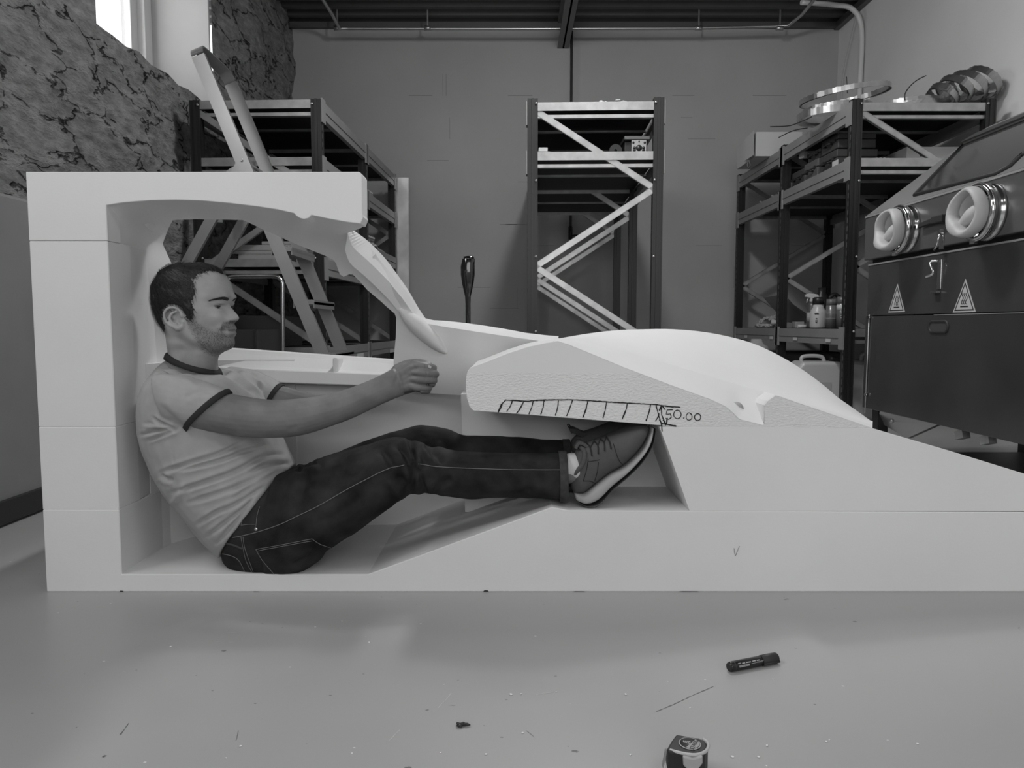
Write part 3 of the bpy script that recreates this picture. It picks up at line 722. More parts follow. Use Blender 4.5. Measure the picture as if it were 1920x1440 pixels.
for x in (430, 526):
    MB().lathe([(.03, -.02), (.08, -.02), (.085, 0), (.08, .02), (.03, .02)], (q(x, 600).x, Yh + .08, .086), 20, Matrix.Rotation(PI / 2, 3, 'Y')).build('wheel', M_DARK, ht)
# ---------------------------------------------------------------- stepladder
M_ALU = mat('aluminium', .42, .34, metal=.85, var=.08, vscale=5)
ld = thing('stepladder', 'aluminium stepladder with a looped top standing open by the stone wall', 'ladder', (P(520, 600, 3.75).x, 3.75, 0))
YN, YFr = 3.56, 3.96
def lp(px, py, far=False):
    v = P(px, py, YN); return Vector((v.x, YFr if far else YN, v.z))
top, f1 = lp(384, 135), lp(578, 600)
dv = (f1 - top); foot = top + dv * (top.z / -dv.z) if dv.z else f1
foot = top + dv * (top.z / (top.z - f1.z))
loop = [lp(372.5, 116), lp(373, 112)]
tt = (top - foot).normalized()
apex = top + tt * .06
loop = [foot, top, apex + tt * .03, apex + tt * .07 + Vector((0, .05, 0)), apex + tt * .075 + Vector((0, .20, 0)), apex + tt * .07 + Vector((0, .35, 0)), apex + tt * .03 + Vector((0, .40, 0)), top + Vector((0, .40, 0)), foot + Vector((0, .40, 0))]
side = Vector((-tt.z, 0, tt.x))
def chan(mb, a, b, w=.062, th=.022):                    # rolled channel: web with two flanges
    a, b = Vector(a), Vector(b); d = (b - a).normalized(); n2 = Vector((d.z, 0, -d.x)).normalized()
    mb.bar(a, b, .004, w, up=n2)
    for s in (1, -1):
        mb.bar(a + n2 * s * (w / 2 - .002) + Vector((0, th / 2, 0)), b + n2 * s * (w / 2 - .002) + Vector((0, th / 2, 0)), th, .004, up=n2)
for k in (0, 1):
    o = Vector((0, .40 * k, 0)); mb = MB(); chan(mb, foot + o, apex + tt * .02 + o); mb.build('front_rail', M_ALU, ld)
lp_ = spline(loop[2:7], 8); MB().tube(lp_, 0, flat=(.008, .058), up=side).build('top_loop', M_ALU, ld)
hinge = top + dv * ((top.z - lp(443, 300).z) / (top.z - f1.z)); rf = lp(345, 495); rd = rf - hinge; rfoot = hinge + rd * (hinge.z / (hinge.z - rf.z))
for k in (0, 1):
    o = Vector((0, .36 * k + .02, 0)); mb = MB(); chan(mb, rfoot + o, hinge + o, .05, .02); mb.build('rear_leg', M_ALU, ld)
    MB().box(rfoot + o + Vector((0, .005, .02)), (.06, .03, .04)).build('foot_cap', M_DARK, ld)
    MB().box(foot + Vector((0, .40 * k + .005, .02)), (.08, .035, .04)).build('foot_cap', M_DARK, ld)
for zz in (.25, .5, .75, 1.0, 1.25, 1.5):
    p = foot + (top - foot) * (zz / top.z)
    if p.z > hinge.z - .03: continue
    mb = MB(); mb.b2((p.x - .035, YN, p.z - .012), (p.x + .065, YFr + .004, p.z + .008)); mb.b2((p.x - .035, YN, p.z - .03), (p.x - .03, YFr, p.z)); mb.b2((p.x + .06, YN, p.z - .03), (p.x + .065, YFr, p.z))
    for q_ in range(6): mb.b2((p.x - .028 + q_ * .015, YN, p.z + .008), (p.x - .022 + q_ * .015, YFr, p.z + .011))
    mb.build('step', mat('step_alu', .30, .42, metal=.6), ld)
arc = [hinge + Vector((-.20, .2, -.26)), hinge + Vector((-.185, .2, -.12)), hinge + Vector((-.14, .2, -.04)), hinge + Vector((-.06, .2, .005)), hinge + Vector((.0, .2, .01))]
MB().tube(spline(arc, 6), 0, flat=(.05, .012), up=(0, 1, 0)).build('guard_hoop', M_ALU, ld)
mb = MB(); mb.tube([hinge + Vector((0, -.01, 0)), hinge + Vector((0, .41, 0))], .008); mb.build('hinge_rod', M_GALV, ld)
# ---------------------------------------------------------------- black paddle on its stem behind the foam model
pY = 3.3
pc = P(877, 480, pY)
pr = [(.0001, at_y(pY, 479.5)), (.022, at_y(pY, 481)), (.0275, at_y(pY, 486)), (.031, at_y(pY, 500)), (.0305, at_y(pY, 515)), (.026, at_y(pY, 530)), (.0185, at_y(pY, 545)), (.0125, at_y(pY, 556)), (.0112, at_y(pY, 570)), (.0108, .05)]
pd_ = thing('paddle', 'glossy black paddle standing blade up behind the foam model', 'paddle', (pc.x, pY, 0))
pm = mat('glossy_black', .006, .08, coat=1)
mb = MB(); rings = []
for r, z in pr:
    rings.append([Vector((pc.x + r * math.cos(2 * PI * k / 24) + (.004 if z > .9 else 0) * math.sin(z * 9), pY + r * .55 * math.sin(2 * PI * k / 24), z)) for k in range(24)])
mb.ring(rings); mb.build('blade_and_shaft', pm, pd_)
MB().lathe([(.0001, .0), (.12, 0), (.12, .03), (.03, .05), (.0001, .05)], (pc.x, pY, 0), 28).build('base', mat('black_plastic', .02, .4), pd_)
# ---------------------------------------------------------------- things on the middle rack
M_BLK = MATS['black_plastic']
RM = Matrix.Rotation(rackM.rotation_euler.z, 3, 'Z')
p = P(1194, 300, 4.78)
vb = thing('valve_block', 'dark clamp block with a pale drilled end plate on the shelf of the middle rack', 'machine part', (p.x, 4.85, 1.69))
x0, x1, zA, zB = P(1184, 285, 4.72).x, P(1212, 285, 4.72).x, 1.692, 1.692 + .09
MB().b2((x0, 4.72, zA), (x1, 4.745, zB)).build('end_plate', M_GALV, vb, bevel=.002)
MB().b2((x0 - .04, 4.745, zA + .004), (x1 + .01, 5.15, zB - .005)).build('housing', M_BLK, vb, bevel=.006)
MB().b2((x0 - .045, 4.715, zB + .001), (x1 + .02, 5.1, zB + .022)).build('top_plate', mat('mid_grey_steel', .16, .4, metal=.4), vb, bevel=.003)
hp = MB(); RX = Matrix.Rotation(PI / 2, 3, 'X')
for dx, dz, r in ((.12, .14, .007), (.88, .14, .007), (.12, .8, .007), (.88, .8, .007), (.5, .45, .019), (.2, .45, .009), (.8, .45, .009), (.2, .3, .009), (.8, .3, .009), (.5, .88, .005)):
    MB().lathe([(.0001, 0), (r, 0), (r, .003), (.0001, .003)], (x0 + (x1 - x0) * dx, 4.7198, zA + (zB - zA) * dz), 14, RX).build('bolt_hole', M_BLK, vb)
sk = thing('pipe_clamp', 'small dark pipe clamp standing left of the clamp block on the middle rack', 'clamp', (P(1154, 300, 4.72).x, 4.72, 1.69))
MB().tube([Vector((P(1154, 300, 4.72).x + .024 * math.cos(a), 4.72, 1.716 + .024 * math.sin(a))) for a in np.linspace(-.4, PI + .4, 14)], 0, flat=(.03, .008), up=(0, 1, 0)).build('ring', M_BLK, sk)
MB().b2((P(1148, 300, 4.72).x, 4.70, 1.692), (P(1160, 300, 4.72).x, 4.74, 1.70)).build('foot', M_BLK, sk)
bx_ = thing('small_carton', 'small pale carton on a grey tray at the left end of the middle rack shelf', 'carton', (P(1016, 300, 4.72).x, 4.76, 1.69))
MB().b2((P(1006, 300, 4.72).x, 4.72, 1.7), (P(1031, 300, 4.72).x, 4.9, 1.713)).build('tray', mat('tray_grey', .2, .5), bx_)
MB().b2((P(1010, 300, 4.72).x, 4.73, 1.713), (P(1027, 300, 4.72).x, 4.86, 1.738)).build('carton', M_PAPER, bx_, bevel=.002)
mb = MB(); rr = random.Random(4)
for k in range(46):
    c = Vector((P(1122 + 62 * rr.random(), 190, 4.8).x, 4.72 + .3 * rr.random(), 2.006 + .016 * rr.random() * (1.8 if k % 5 == 0 else 1)))
    mb.box(c, (.03 * rr.random() + .008, .03, .004 + .006 * rr.random()), 0, Matrix.Rotation(rr.random() * 3, 3, 'Z') @ Matrix.Rotation(rr.uniform(-.5, .5), 3, 'X'))
tag(mb.build('packaging_scraps', mat('film_white', .6, .3)), 'crumpled clear packaging scraps on top of the middle rack', 'packaging', kind='stuff')
# pipes of the room -------------------------------------------------
M_PIPE = mat('galvanised_pipe', .5, .3, metal=.8)
yp = 6.95
pts = [P(596, -40, 6.1)] + [P(618, 35, 6.75), P(628, 50, yp), P(640, 53.5, yp), P(700, 53.5, yp)]
pts = [Vector((P(596, 0, 6.45).x, 5.6, ZC - .09)), Vector((P(625, 45, 6.8).x, 6.75, ZC - .11)), P(636, 53, yp), P(655, 53.5, yp), P(1000, 54, yp), P(1300, 53, yp), P(1450, 49.5, yp), P(1478, 48, yp), Vector((P(1495, 34, 6.9).x, 6.8, ZC - .1)), Vector((P(1540, -10, 6.3).x, 5.9, ZC - .09))]
cp = thing('conduit_pipe', 'thin galvanised pipe running along the top of the back wall with bent ends', 'pipe', (0, yp, ZC - .1))
MB().tube(pts, .015, 10).build('pipe_run', M_PIPE, cp)
for px in (500 + 425 / 3.2, 802, 1310, 1462):
    b = P(px, 53, yp); MB().tube([b + Vector((-.03, 0, 0)), b + Vector((.03, 0, 0))], .021, 10).build('pipe_clip', M_PIPE, cp)
    MB().b2((b.x - .006, yp - .006, b.z), (b.x + .006, yp + .006, ZC + .02)).build('hanger', M_GALV, cp)
dp = thing('hanging_pipe', 'vertical pipe with a tap coming down the back wall behind the middle rack', 'pipe', (P(1072, 200, YB - .05).x, YB - .05, at_y(YB - .05, 452)))
v0, v1 = P(1072, 52, YB - .05), P(1072, 425, YB - .05); v1.x = v0.x
MB().tube([v0, v1], .013, 10).build('pipe', mat('dark_pipe', .10, .4, metal=.5), dp)
MB().tube([v1, v1 + Vector((0, 0, -.12))], .02, 10).build('valve_body', M_BLK, dp)
MB().tube([v1 + Vector((0, -.03, -.09)), v1 + Vector((.11, -.05, -.08))], .008, 8).build('valve_handle', M_BLK, dp)
wc = thing('white_conduit', 'white conduit bending off the ceiling and down the right wall to the rack', 'pipe', (XR - .04, 6.2, 1.9))
xa = XR - .04
def qx(px, py): return PX(px, py, xa)
c1 = [qx(1616, 190).y]
yy = qx(1614, 100).y
pts = [Vector((xa - .55, yy - .05, ZC - .06)), Vector((xa - .25, yy, ZC - .06)), Vector((xa - .08, yy, ZC - .10)), Vector((xa, yy, ZC - .28)), Vector((xa, yy, ZC - .8)), Vector((xa, yy, 2.0)), Vector((xa, yy, 1.2))]
MB().tube(spline(pts, 5), .021, 12).build('conduit', mat('white_plastic', .68, .35), wc)
wr = MB().tube(spline([qx(1607, 20), qx(1595, 70), qx(1580, 140), qx(1575, 190)], 5), .004, 6).build('hanging_wire', mat('pale_wire', .45, .5))
tag(wr, 'thin pale wire hanging slack beside the white conduit in the corner', 'wire')
ct = thing('ceiling_conduit', 'pale straight conduit with dark clips across the ceiling at the very top of the picture', 'conduit', (0, 6.35, ZC - .03))
MB().b2((-2.0, 6.36, ZC - .05), (P(1560, 3, 6.4).x, 6.43, ZC - .008)).build('trunking', mat('pale_trunking', .55, .45), ct, bevel=.004)
for px in (556, 662, 847, 1030, 1210, 1402): MB().b2((P(px, 3, 6.4).x - .012, 6.345, ZC - .06), (P(px, 3, 6.4).x + .012, 6.44, ZC - .004)).build('clip', M_BLK, ct)
# ---------------------------------------------------------------- saw blade coils on top of the right rack
M_BLADE = mat('blade_steel', .42, .28, metal=.9, var=.2, vscale=9)
def coil(label, c, r, turns, w, tilt=(0, 0), sq=1., gap=.004, ties=2, n=72, spread=.0, m=M_BLADE):
    t = thing('saw_blade_coil', label, 'blade coil', c)
    R = Matrix.Rotation(tilt[1], 3, 'Z') @ Matrix.Rotation(tilt[0], 3, 'Y')
    for k in range(turns):
        rk = r - k * gap - (k % 2) * .012; mb = MB(); off = Vector((rnd.uniform(-1, 1), rnd.uniform(-1, 1), 0)) * .014
        zc = w / 2 + k * w * spread
        ring = []
        for j in range(n):
            a = 2 * PI * j / n; wob = 1 + .02 * math.sin(2 * a + k)
            d = Vector((math.cos(a) * sq, math.sin(a), 0)) * rk * wob + off
            up_ = Vector((0, 0, 1)); tz = Vector((0, 0, zc + .006 * math.sin(a + k)))
            o = d.normalized() * .0009
            tooth = .004 if j % 2 else 0
            ring.append([Vector(c) + R @ (d + tz - up_ * (w / 2) - o), Vector(c) + R @ (d + tz - up_ * (w / 2 - .0) + o), Vector(c) + R @ (d + tz + up_ * (w / 2 - tooth) + o), Vector(c) + R @ (d + tz + up_ * (w / 2 - tooth) - o)])
        ring.append(ring[0]); mb.ring(ring, True, False, False, smooth=False)
        mb.build('blade_band', m, t, recalc=True)
    return t, R
rackR_top = 1.99
c0, _ = coil('large saw blade coil standing highest at the left front of the right rack top', Vector((2.21, 5.08, rackR_top + .15)), .285, 2, .034, (-.15, .3), 1.0, spread=.1)
c1, _ = coil('saw blade coil under the largest one, overhanging the rack\'s left edge', Vector((2.15, 5.08, rackR_top + .012)), .235, 2, .045, (-.03, .2), 1.0, spread=.55)
c2, _ = coil('wide flat saw blade coil along the front edge of the right rack top', Vector((2.615, 5.02, rackR_top + .006)), .24, 3, .05, (.0, .0), 1.0, spread=.3)
labs = ['short leaning saw blade coil, first of the tilted row by the wall', 'shiny leaning saw blade coil, second of the tilted row by the wall', 'leaning saw blade coil, third of the tilted row by the wall', 'leaning saw blade coil standing last and highest against the right wall']
for k in range(4):
    coil(labs[k], Vector((2.70 + .078 * k, 4.84, rackR_top + .074 + .026 * k)), .12 + .016 * min(k, 2), 2, .042 + .006 * (k % 2), (.62 + .05 * k, .0), .8, gap=.006, n=40, spread=.25)
def tie(par, pts): MB().tube(spline([P(a, b, Y) for a, b, Y in pts], 6), .0035, 6).build('cable_tie', M_BLK, par)
tie(c0, [(1522, 219, 4.88), (1500, 229, 4.88), (1478, 236, 4.88), (1444, 237.5, 4.88)])
tie(c1, [(1514, 240, 4.86), (1500, 242, 4.86), (1482, 247, 4.86), (1460, 258, 4.86)])
tie(c0, [(1589, 175, 5.0), (1588, 160, 5.0), (1587, 144, 5.0)])
tie(c2, [(1697, 188, 4.78), (1697, 176, 4.78), (1706, 162, 4.8), (1720, 150, 4.85), (1736, 142, 4.9)])
# white carton with open flap
cb_ = thing('white_carton', 'large white cardboard carton with an open flap on the far end of the right rack', 'carton', (P(1448, 300, 6.3).x, 6.35, 1.985))
zt = at_y(6.1, 247)
MB().b2((P(1417, 300, 6.1).x, 6.1, 1.987), (P(1503, 300, 6.1).x, 6.6, zt)).build('carton_body', mat('white_card', .55, .7), cb_, bevel=.003)
MB().prism([P(1396, 262, 6.3), P(1413, 244, 6.08), Vector((P(1413, 244, 6.08).x, 6.08, 1.99)), Vector((P(1396, 262, 6.3).x, 6.3, 1.99))], (.006, .004, 0)).build('open_flap', MATS['white_card'], cb_)
fl = P(1403, 308, 6.2); MB().tube([P(1404, 300, 6.17), P(1401, 309, 6.18), P(1404, 316, 6.17), P(1407, 309, 6.15), P(1404, 300, 6.17)], .004, 6).build('cord_loop', mat('cord_grey', .2, .6), cb_)
# tool cases on the second shelf
M_CASE = mat('dark_tool_case', .055, .45, var=.08); M_CASE2 = mat('grey_tool_case', .11, .45)
def case(label, c, d, z, m=M_CASE, lab=False):
    t = thing('tool_case', label, 'tool case', (c[0], c[1], z))
    h = d[2]
    MB().box((c[0], c[1], z + h * .3), (d[0], d[1], h * .58)).build('case_base', m, t, bevel=.006)
    MB().box((c[0], c[1], z + h * .8), (d[0], d[1], h * .38)).build('case_lid', m, t, bevel=.006)
    for s in (-.3, .3): MB().box((c[0] - d[0] / 2 - .003, c[1] + d[1] * s, z + h * .6), (.006, .03, .02)).build('catch', M_BLK, t)
    MB().tube([(c[0] - d[0] / 2, c[1] - .05, z + h * .45), (c[0] - d[0] / 2 - .025, c[1] - .05, z + h * .45), (c[0] - d[0] / 2 - .025, c[1] + .05, z + h * .45), (c[0] - d[0] / 2, c[1] + .05, z + h * .45)], .006, 8).build('carry_handle', M_BLK, t)
    if lab: MB().box((c[0] - d[0] / 2 - .0018, c[1] - .12, z + h * .32), (.002, .09, .032)).build('white_label', M_PAPER, t)
    return t
cx = rx_ + .19
case('dark tool case with a small white label, lower case nearest the right rack\'s front post', (cx, 5.12, 0), (.27, .27, .135), 1.656, M_CASE, True)
case('dark tool case lying on top of the labelled one on the right rack', (cx, 5.13, 0), (.25, .27, .10), 1.796, M_CASE)
case('grey tool case second from the front post on the right rack', (cx - .02, 5.40, 0), (.24, .24, .14), 1.656, M_CASE2)
case('small tool case with a pale lid on top of the second case', (cx - .01, 5.40, 0), (.22, .2, .07), 1.799, M_CASE)
case('dark patterned tool case furthest back in the near bay of the right rack', (cx - .01, 5.66, 0), (.24, .24, .13), 1.656, M_CASE)
tr = thing('hanging_lamp', 'small bracket lamp hanging under the top beam of the right rack', 'lamp', P(1508, 293, 5.62))
MB().tube([P(1508, 288, 5.62), P(1537, 287, 5.62)], .006, 8).build('arm', M_GALV, tr); MB().box(P(1506, 291, 5.62), (.04, .05, .05), .4).build('lamp_head', M_PAPER, tr, bevel=.006)
# rag heap and pale carton with a black mark
mb = MB(); rr = random.Random(9)
for k in range(14):
    c = Vector((rx_ + .13 + rr.random() * .1, 6.05 + rr.random() * .75, 1.695 + rr.random() * .04)); mb.box(c, (.05 + .05 * rr.random(), .09, .012), 0, Matrix.Rotation(rr.random() * 3, 3, 'Z') @ Matrix.Rotation(rr.uniform(-.6, .6), 3, 'X'))
tag(mb.build('scrap_heap', mat('scrap_grey', .12, .4, metal=.3, var=.4, vscale=20)), 'heap of crumpled dark scrap on the far bay of the right rack', 'scrap', kind='stuff')
wbx = thing('white_box', 'white carton with a black square mark beside the brace of the right rack', 'carton', (P(1730, 295, 4.95).x, 5.1, 1.655))
a = P(1688, 290, 4.9); b = P(1745, 290, 4.8); zt2 = at_y(4.85, 275)
MB().b2((P(1700, 290, 4.85).x, 4.85, 1.657), (P(1800, 290, 4.85).x, 5.2, zt2)).build('carton_body', mat('white_card2', .5, .65), wbx, bevel=.003)
sq = P(1731, 287, 4.848)
mb = MB(); mb.b2((sq.x - .017, 4.848, sq.z - .02), (sq.x - .012, 4.8495, sq.z + .02)); mb.b2((sq.x + .01, 4.848, sq.z - .02), (sq.x + .015, 4.8495, sq.z + .02)); mb.b2((sq.x - .012, 4.848, sq.z + .015), (sq.x + .02, 4.8495, sq.z + .02)); mb.b2((sq.x - .02, 4.848, sq.z - .02), (sq.x + .01, 4.8495, sq.z - .015))
mb.build('square_mark', MATS['print_black'], wbx)
tb = thing('parts_tray', 'small grey parts tray with loose fittings near the front post of the right rack', 'tray', (P(1640, 300, 4.8).x, 4.85, 1.656))
MB().b2((P(1612, 300, 4.8).x, 4.76, 1.657), (P(1663, 300, 4.8).x, 4.96, 1.682)).build('tray', MATS['tray_grey'], tb, bevel=.003)
mb = MB()
for k in range(9): mb.box((P(1640 + 2.5 * k, 290, 4.85).x, 4.83 + .02 * (k % 3), 1.69), (.012, .02, .012), k)
mb.build('fittings', M_GALV, tb)['kind'] = 'stuff'
# ---------------------------------------------------------------- lower shelf of the right rack
zs = .617; xs0 = rx_
cl = thing('cable_coil', 'coiled pale cable with a white plug on the lower shelf of the right rack', 'cable', (xs0 + .12, 6.5, zs))
mb = MB(); pts = []
cc = P(1440, 610, 6.5)
for k in range(150):
    a = k * .21; f = 1 - .35 * ((k * 37) % 11) / 11
    pts.append(Vector((cc.x + .105 * f * math.cos(a), 6.5 + .12 * f * math.sin(a), zs + .018 + .09 * max(0, math.sin(a + .6)) * f * .9 + .01 * math.sin(k))))
mb.tube(pts, .0075, 8).build('cable', mat('pale_cable', .48, .5), cl)
MB().tube([P(1446, 604, 6.33), P(1459, 605, 6.31)], [.026, .018], 12).build('plug', M_PAPER, cl)
def bottle(name, label, c, prof, m, parts=()):
    t = thing(name, label, name.split('_')[-1], c)
    MB().lathe(prof, c, 24).build('body', m, t)
    for nm, pf, mm in parts: MB().lathe(pf, c, 20).build(nm, mm, t)
    return t
M_JUG = mat('white_plastic_bottle', .55, .35); M_CAN = mat('grey_can', .22, .3, metal=.3); M_LBL = mat('label_grey', .40, .5)
Yb = 5.33
def sc(px, Y=Yb): return px * Y / F
pj = P(1533, 618, Yb)
t = bottle('white_jug', 'white plastic bottle with a black screw cap on the lower shelf of the right rack', (pj.x, Yb, zs), [(.0001, 0), (sc(13.5), .002), (sc(14.5), .012), (sc(14.5), sc(28)), (sc(13), sc(34)), (sc(10), sc(38)), (sc(9), sc(45)), (.0001, sc(45))], M_JUG, [('cap', [(.0001, sc(45)), (sc(10.5), sc(45)), (sc(10.5), sc(56)), (sc(7), sc(58)), (.0001, sc(58))], M_BLK)])
mb = MB()
for k, (w, z) in enumerate(((7, 27), (3, 18), (4, 14), (3, 11))): mb.box((pj.x - sc(8), Yb - sc(14) * .87 - .003, sc(z) + zs), (sc(w), .002, sc(1.6)), -.6)
mb.build('label_print', MATS['print_black'], t)
pq = P(1519, 618, 5.0)
sp = thing('spray_bottle', 'trigger spray bottle with a white head behind the white bottle', 'spray bottle', (2.19, 5.52, zs))
yq = 5.52; pq = P(1521, 610, yq)
MB().lathe([(.0001, 0), (sc(8.5), 0), (sc(9), .02), (sc(9), sc(30)), (sc(7), sc(44)), (sc(4), sc(52)), (.0001, sc(52))], (pq.x, yq, zs), 20).build('body', mat('dark_bottle', .10, .3), sp)
MB().lathe([(sc(9.2), sc(12)), (sc(9.2), sc(30))], (pq.x, yq, zs), 20).build('label', M_LBL, sp)
hz = zs + sc(52)
MB().prism([Vector((pq.x + sc(a), yq - .015, hz + sc(b))) for a, b in ((-13, 8), (-13, 13), (-6, 15), (10, 13), (13, 8), (6, 5), (5, -1), (-4, -1), (-4, 6))], (0, .03, 0)).build('spray_head', M_PAPER, sp, bevel=.004)
MB().tube([(pq.x - sc(5), yq, hz + sc(8)), (pq.x - sc(9), yq, hz + sc(3)), (pq.x - sc(10), yq, hz - sc(3))], .004, 8).build('trigger', M_PAPER, sp)
for px, Y, r, h, lb, mm, nm in ((1557.5, 5.2, 9.2, 53, 'plain grey aerosol can standing right of the white bottle', M_CAN, 'can'), (1577, 5.08, 8.5, 56, 'printed aerosol can beside the front post on the lower shelf', M_CAN, 'can')):
    c = P(px, 618, Y); t = thing('aerosol_can', lb, 'can', (c.x, Y, zs))
    MB().lathe([(.0001, 0), (sc(r), 0), (sc(r), sc(h * .78)), (sc(r * .8), sc(h * .8)), (.0001, sc(h * .8))], (c.x, Y, zs), 24).build('body', mm, t)
    MB().lathe([(sc(r * .96), sc(h * .79)), (sc(r * .96), sc(h)), (.0001, sc(h))], (c.x, Y, zs), 24).build('cap', mat('can_cap', .16, .4), t)
    if px > 1570:
        MB().lathe([(sc(r) + .0006, sc(32)), (sc(r) + .0006, sc(42))], (c.x, Y, zs), 24).build('label', M_PAPER, t)
        mb = MB()
        for k in range(3): mb.box((c.x - .01, Y - sc(r) - .0012, zs + sc(27 - 4 * k)), (sc(7 - k), .0015, sc(1.8)))
        mb.build('label_print', M_PAPER, t)
    else:
        for z in (18, 27): MB().lathe([(sc(r) + .0006, sc(z)), (sc(r) + .0006, sc(z + .8))], (c.x, Y, zs), 24).build('band', mat('can_band', .4, .4), t)
for k, (a, b, c_, d, Y, lb) in enumerate((((1432, 558), (1462, 553), (1530, 600), (1462, 592), 6.3, 'thin dark sheet leaning at the back of the lower shelf, behind the spray bottle'), ((1478, 560), (1500, 585), (1518, 606), (1462, 604), 6.15, 'curved glossy sheet leaning left of the spray bottle'))):
    tag(MB().prism([P(*q, Y) for q in (a, b, c_, d)], (0, .006, 0)).build('metal_sheet', mat('sheet_dark%d' % k, .14 + .06 * k, .3, metal=.5)), lb, 'sheet')
br_ = P(1504, 613, 5.68); br_.z = zs + .004; tag(MB().tube([br_ + Vector((-.035, 0, .01)), br_ + Vector((.045, 0, .01))], .013, 12).build('white_roller', M_PAPER), 'short white roller lying in front of the white bottle', 'roller')
hx = P(1500, 604, 5.85); tag(MB().b2((hx.x - .035, 5.85, zs + .001), (hx.x + .035, 5.93, zs + .05)).build('small_pack', mat('pack_grey', .35, .5), bevel=.004), 'small pale pack lying behind the white roller', 'pack')
bg = thing('hose_bundle', 'tangle of black hoses standing behind the bottles on the lower shelf', 'hose', (P(1545, 560, 5.8).x, 5.8, zs))
MB().tube(spline([P(1520, 575, 5.8), P(1535, 555, 5.8), P(1550, 562, 5.8), P(1565, 552, 5.8), P(1580, 565, 5.8), P(1590, 590, 5.8), P(1590, 612, 5.8)], 6), .016, 10).build('hose', M_BLK, bg)
MB().lathe([(.0001, 0), (.055, 0), (.05, .24), (.03, .27), (.03, .31), (.0001, .31)], (P(1540, 560, 5.8).x, 5.8, zs), 20).build('black_bottle', M_BLK, bg)
# shelf edge labels
for k, (px, py, Y) in enumerate(((1401, 622, 6.6), (1453, 626, 5.95), (1497, 631, 5.45), (1564, 636, 4.88))):
    z = .535; l_ = MB().box((rx_ - .0062, Y, z + .005), (.002, .075, .022)).build('shelf_label', M_PAPER, rackR, local=False); 
# bag hanging in the far bay, jerrycans on the floor
bgp = P(1428, 640, 5.9)
bag = thing('paper_bag', 'crumpled pale bag hanging under the lower shelf of the right rack', 'bag', (bgp.x, 5.95, .3))
mb = MB(); rings = []
for k in range(9):
    t = k / 8; ring = []
    for j in range(18):
        a = 2 * PI * j / 18; r = (.075 + .02 * math.sin(t * 4)) * (1 + .14 * math.sin(3 * a + 5 * t) + .08 * math.sin(7 * a + 9 * t)) * (1 if t < .85 else .7)
        ring.append(Vector((bgp.x - .02 + r * math.cos(a), 5.95 + r * .8 * math.sin(a), .3 + .23 * t)))
    rings.append(ring)
mb.ring(rings).build('bag_body', mat('bag_paper', .38, .7, bump=.5, bscale=40), bag)
def jerry(label, c, w, h, d):
    t = thing('jerrycan', label, 'jerrycan', (c[0], c[1], 0))
    prof = [(-w / 2, .01), (-w / 2, h * .84), (-w / 2 + .03, h * .93), (w / 2 - .02, h * .93), (w / 2, h * .86), (w / 2, .01)]
    MB().prism([Vector((c[0] + a, c[1] - d / 2, b)) for a, b in prof], (0, d, 0)).build('can_body', mat('translucent_plastic', .50, .35), t, bevel=.025, bseg=4)
    hb = [(-w * .32, h * .9), (-w * .28, h * 1.0), (w * .1, h * 1.0), (w * .18, h * .9)]
    MB().tube(spline([Vector((c[0] + a, c[1], b)) for a, b in hb], 5), .013, 10).build('handle', MATS['translucent_plastic'], t)
    MB().lathe([(.022, 0), (.022, .04), (.0001, .04)], (c[0] + w * .35, c[1], h * .92), 16).build('cap', M_BLK, t)
    MB().box((c[0], c[1] - d / 2 - .001, h * .5), (w * .4, .002, h * .22)).build('label', M_LBL, t)
j1 = P(1541, 700, 4.95); jerry('large white jerrycan on the floor under the right rack', (j1.x, 5.05, 0), sc(82), at_y(5.0, 669) , .22)
MB  # second one stands in the gap beside the cabinet
j2 = P(1622, 700, 4.95); jerry('white jerrycan half hidden between the rack post and the blasting cabinet', (j2.x + .05, 5.0, 0), sc(44), at_y(5.0, 664), .2)
tag(MB().b2((P(1464, 700, 5.8).x, 6.0, 0), (P(1600, 700, 5.8).x, 6.4, at_y(6.0, 660))).build('dark_chest', mat('chest_grey', .07, .5), bevel=.02), 'low dark chest behind the jerrycan under the right rack', 'chest')
# ================================================================ sand blasting cabinet on the right
XC = 1.75
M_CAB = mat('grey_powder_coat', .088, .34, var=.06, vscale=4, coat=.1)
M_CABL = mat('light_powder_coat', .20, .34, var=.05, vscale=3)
M_DOOR = mat('dark_sheet_door', .045, .17, var=.15, vscale=3)
def speckle(m):                  # small pale splashes on the dark sheet
    n, l = m.node_tree.nodes, m.node_tree.links; b = n['Principled BSDF']
    tc = n.new('ShaderNodeTexCoord'); v = n.new('ShaderNodeTexVoronoi'); v.inputs['Scale'].default_value = 17; l.new(tc.outputs['Object'], v.inputs['Vector'])
    c = n.new('ShaderNodeMath'); c.operation = 'LESS_THAN'; c.inputs[1].default_value = .075; l.new(v.outputs['Distance'], c.inputs[0])
    sp = n.new('ShaderNodeSeparateColor'); l.new(v.outputs['Color'], sp.inputs['Color']); g = n.new('ShaderNodeMath'); g.operation = 'GREATER_THAN'; g.inputs[1].default_value = .55; l.new(sp.outputs['Red'], g.inputs[0])
    k = n.new('ShaderNodeMath'); k.operation = 'MULTIPLY'; l.new(c.outputs[0], k.inputs[0]); l.new(g.outputs[0], k.inputs[1])
    old = b.inputs['Base Color'].links[0].from_socket; x = n.new('ShaderNodeMix'); x.data_type = 'RGBA'; x.inputs[7].default_value = (.4, .4, .4, 1)
    l.new(k.outputs[0], x.inputs[0]); l.new(old, x.inputs[6]); l.new(x.outputs[2], b.inputs['Base Color']); return m
M_APRON = speckle(mat('splashed_sheet', .05, .2, var=.2, vscale=5))
cab = thing('blasting_cabinet', 'large grey sandblasting cabinet with two glove ports and warning stickers', 'cabinet', (2.1, 2.9, 0))
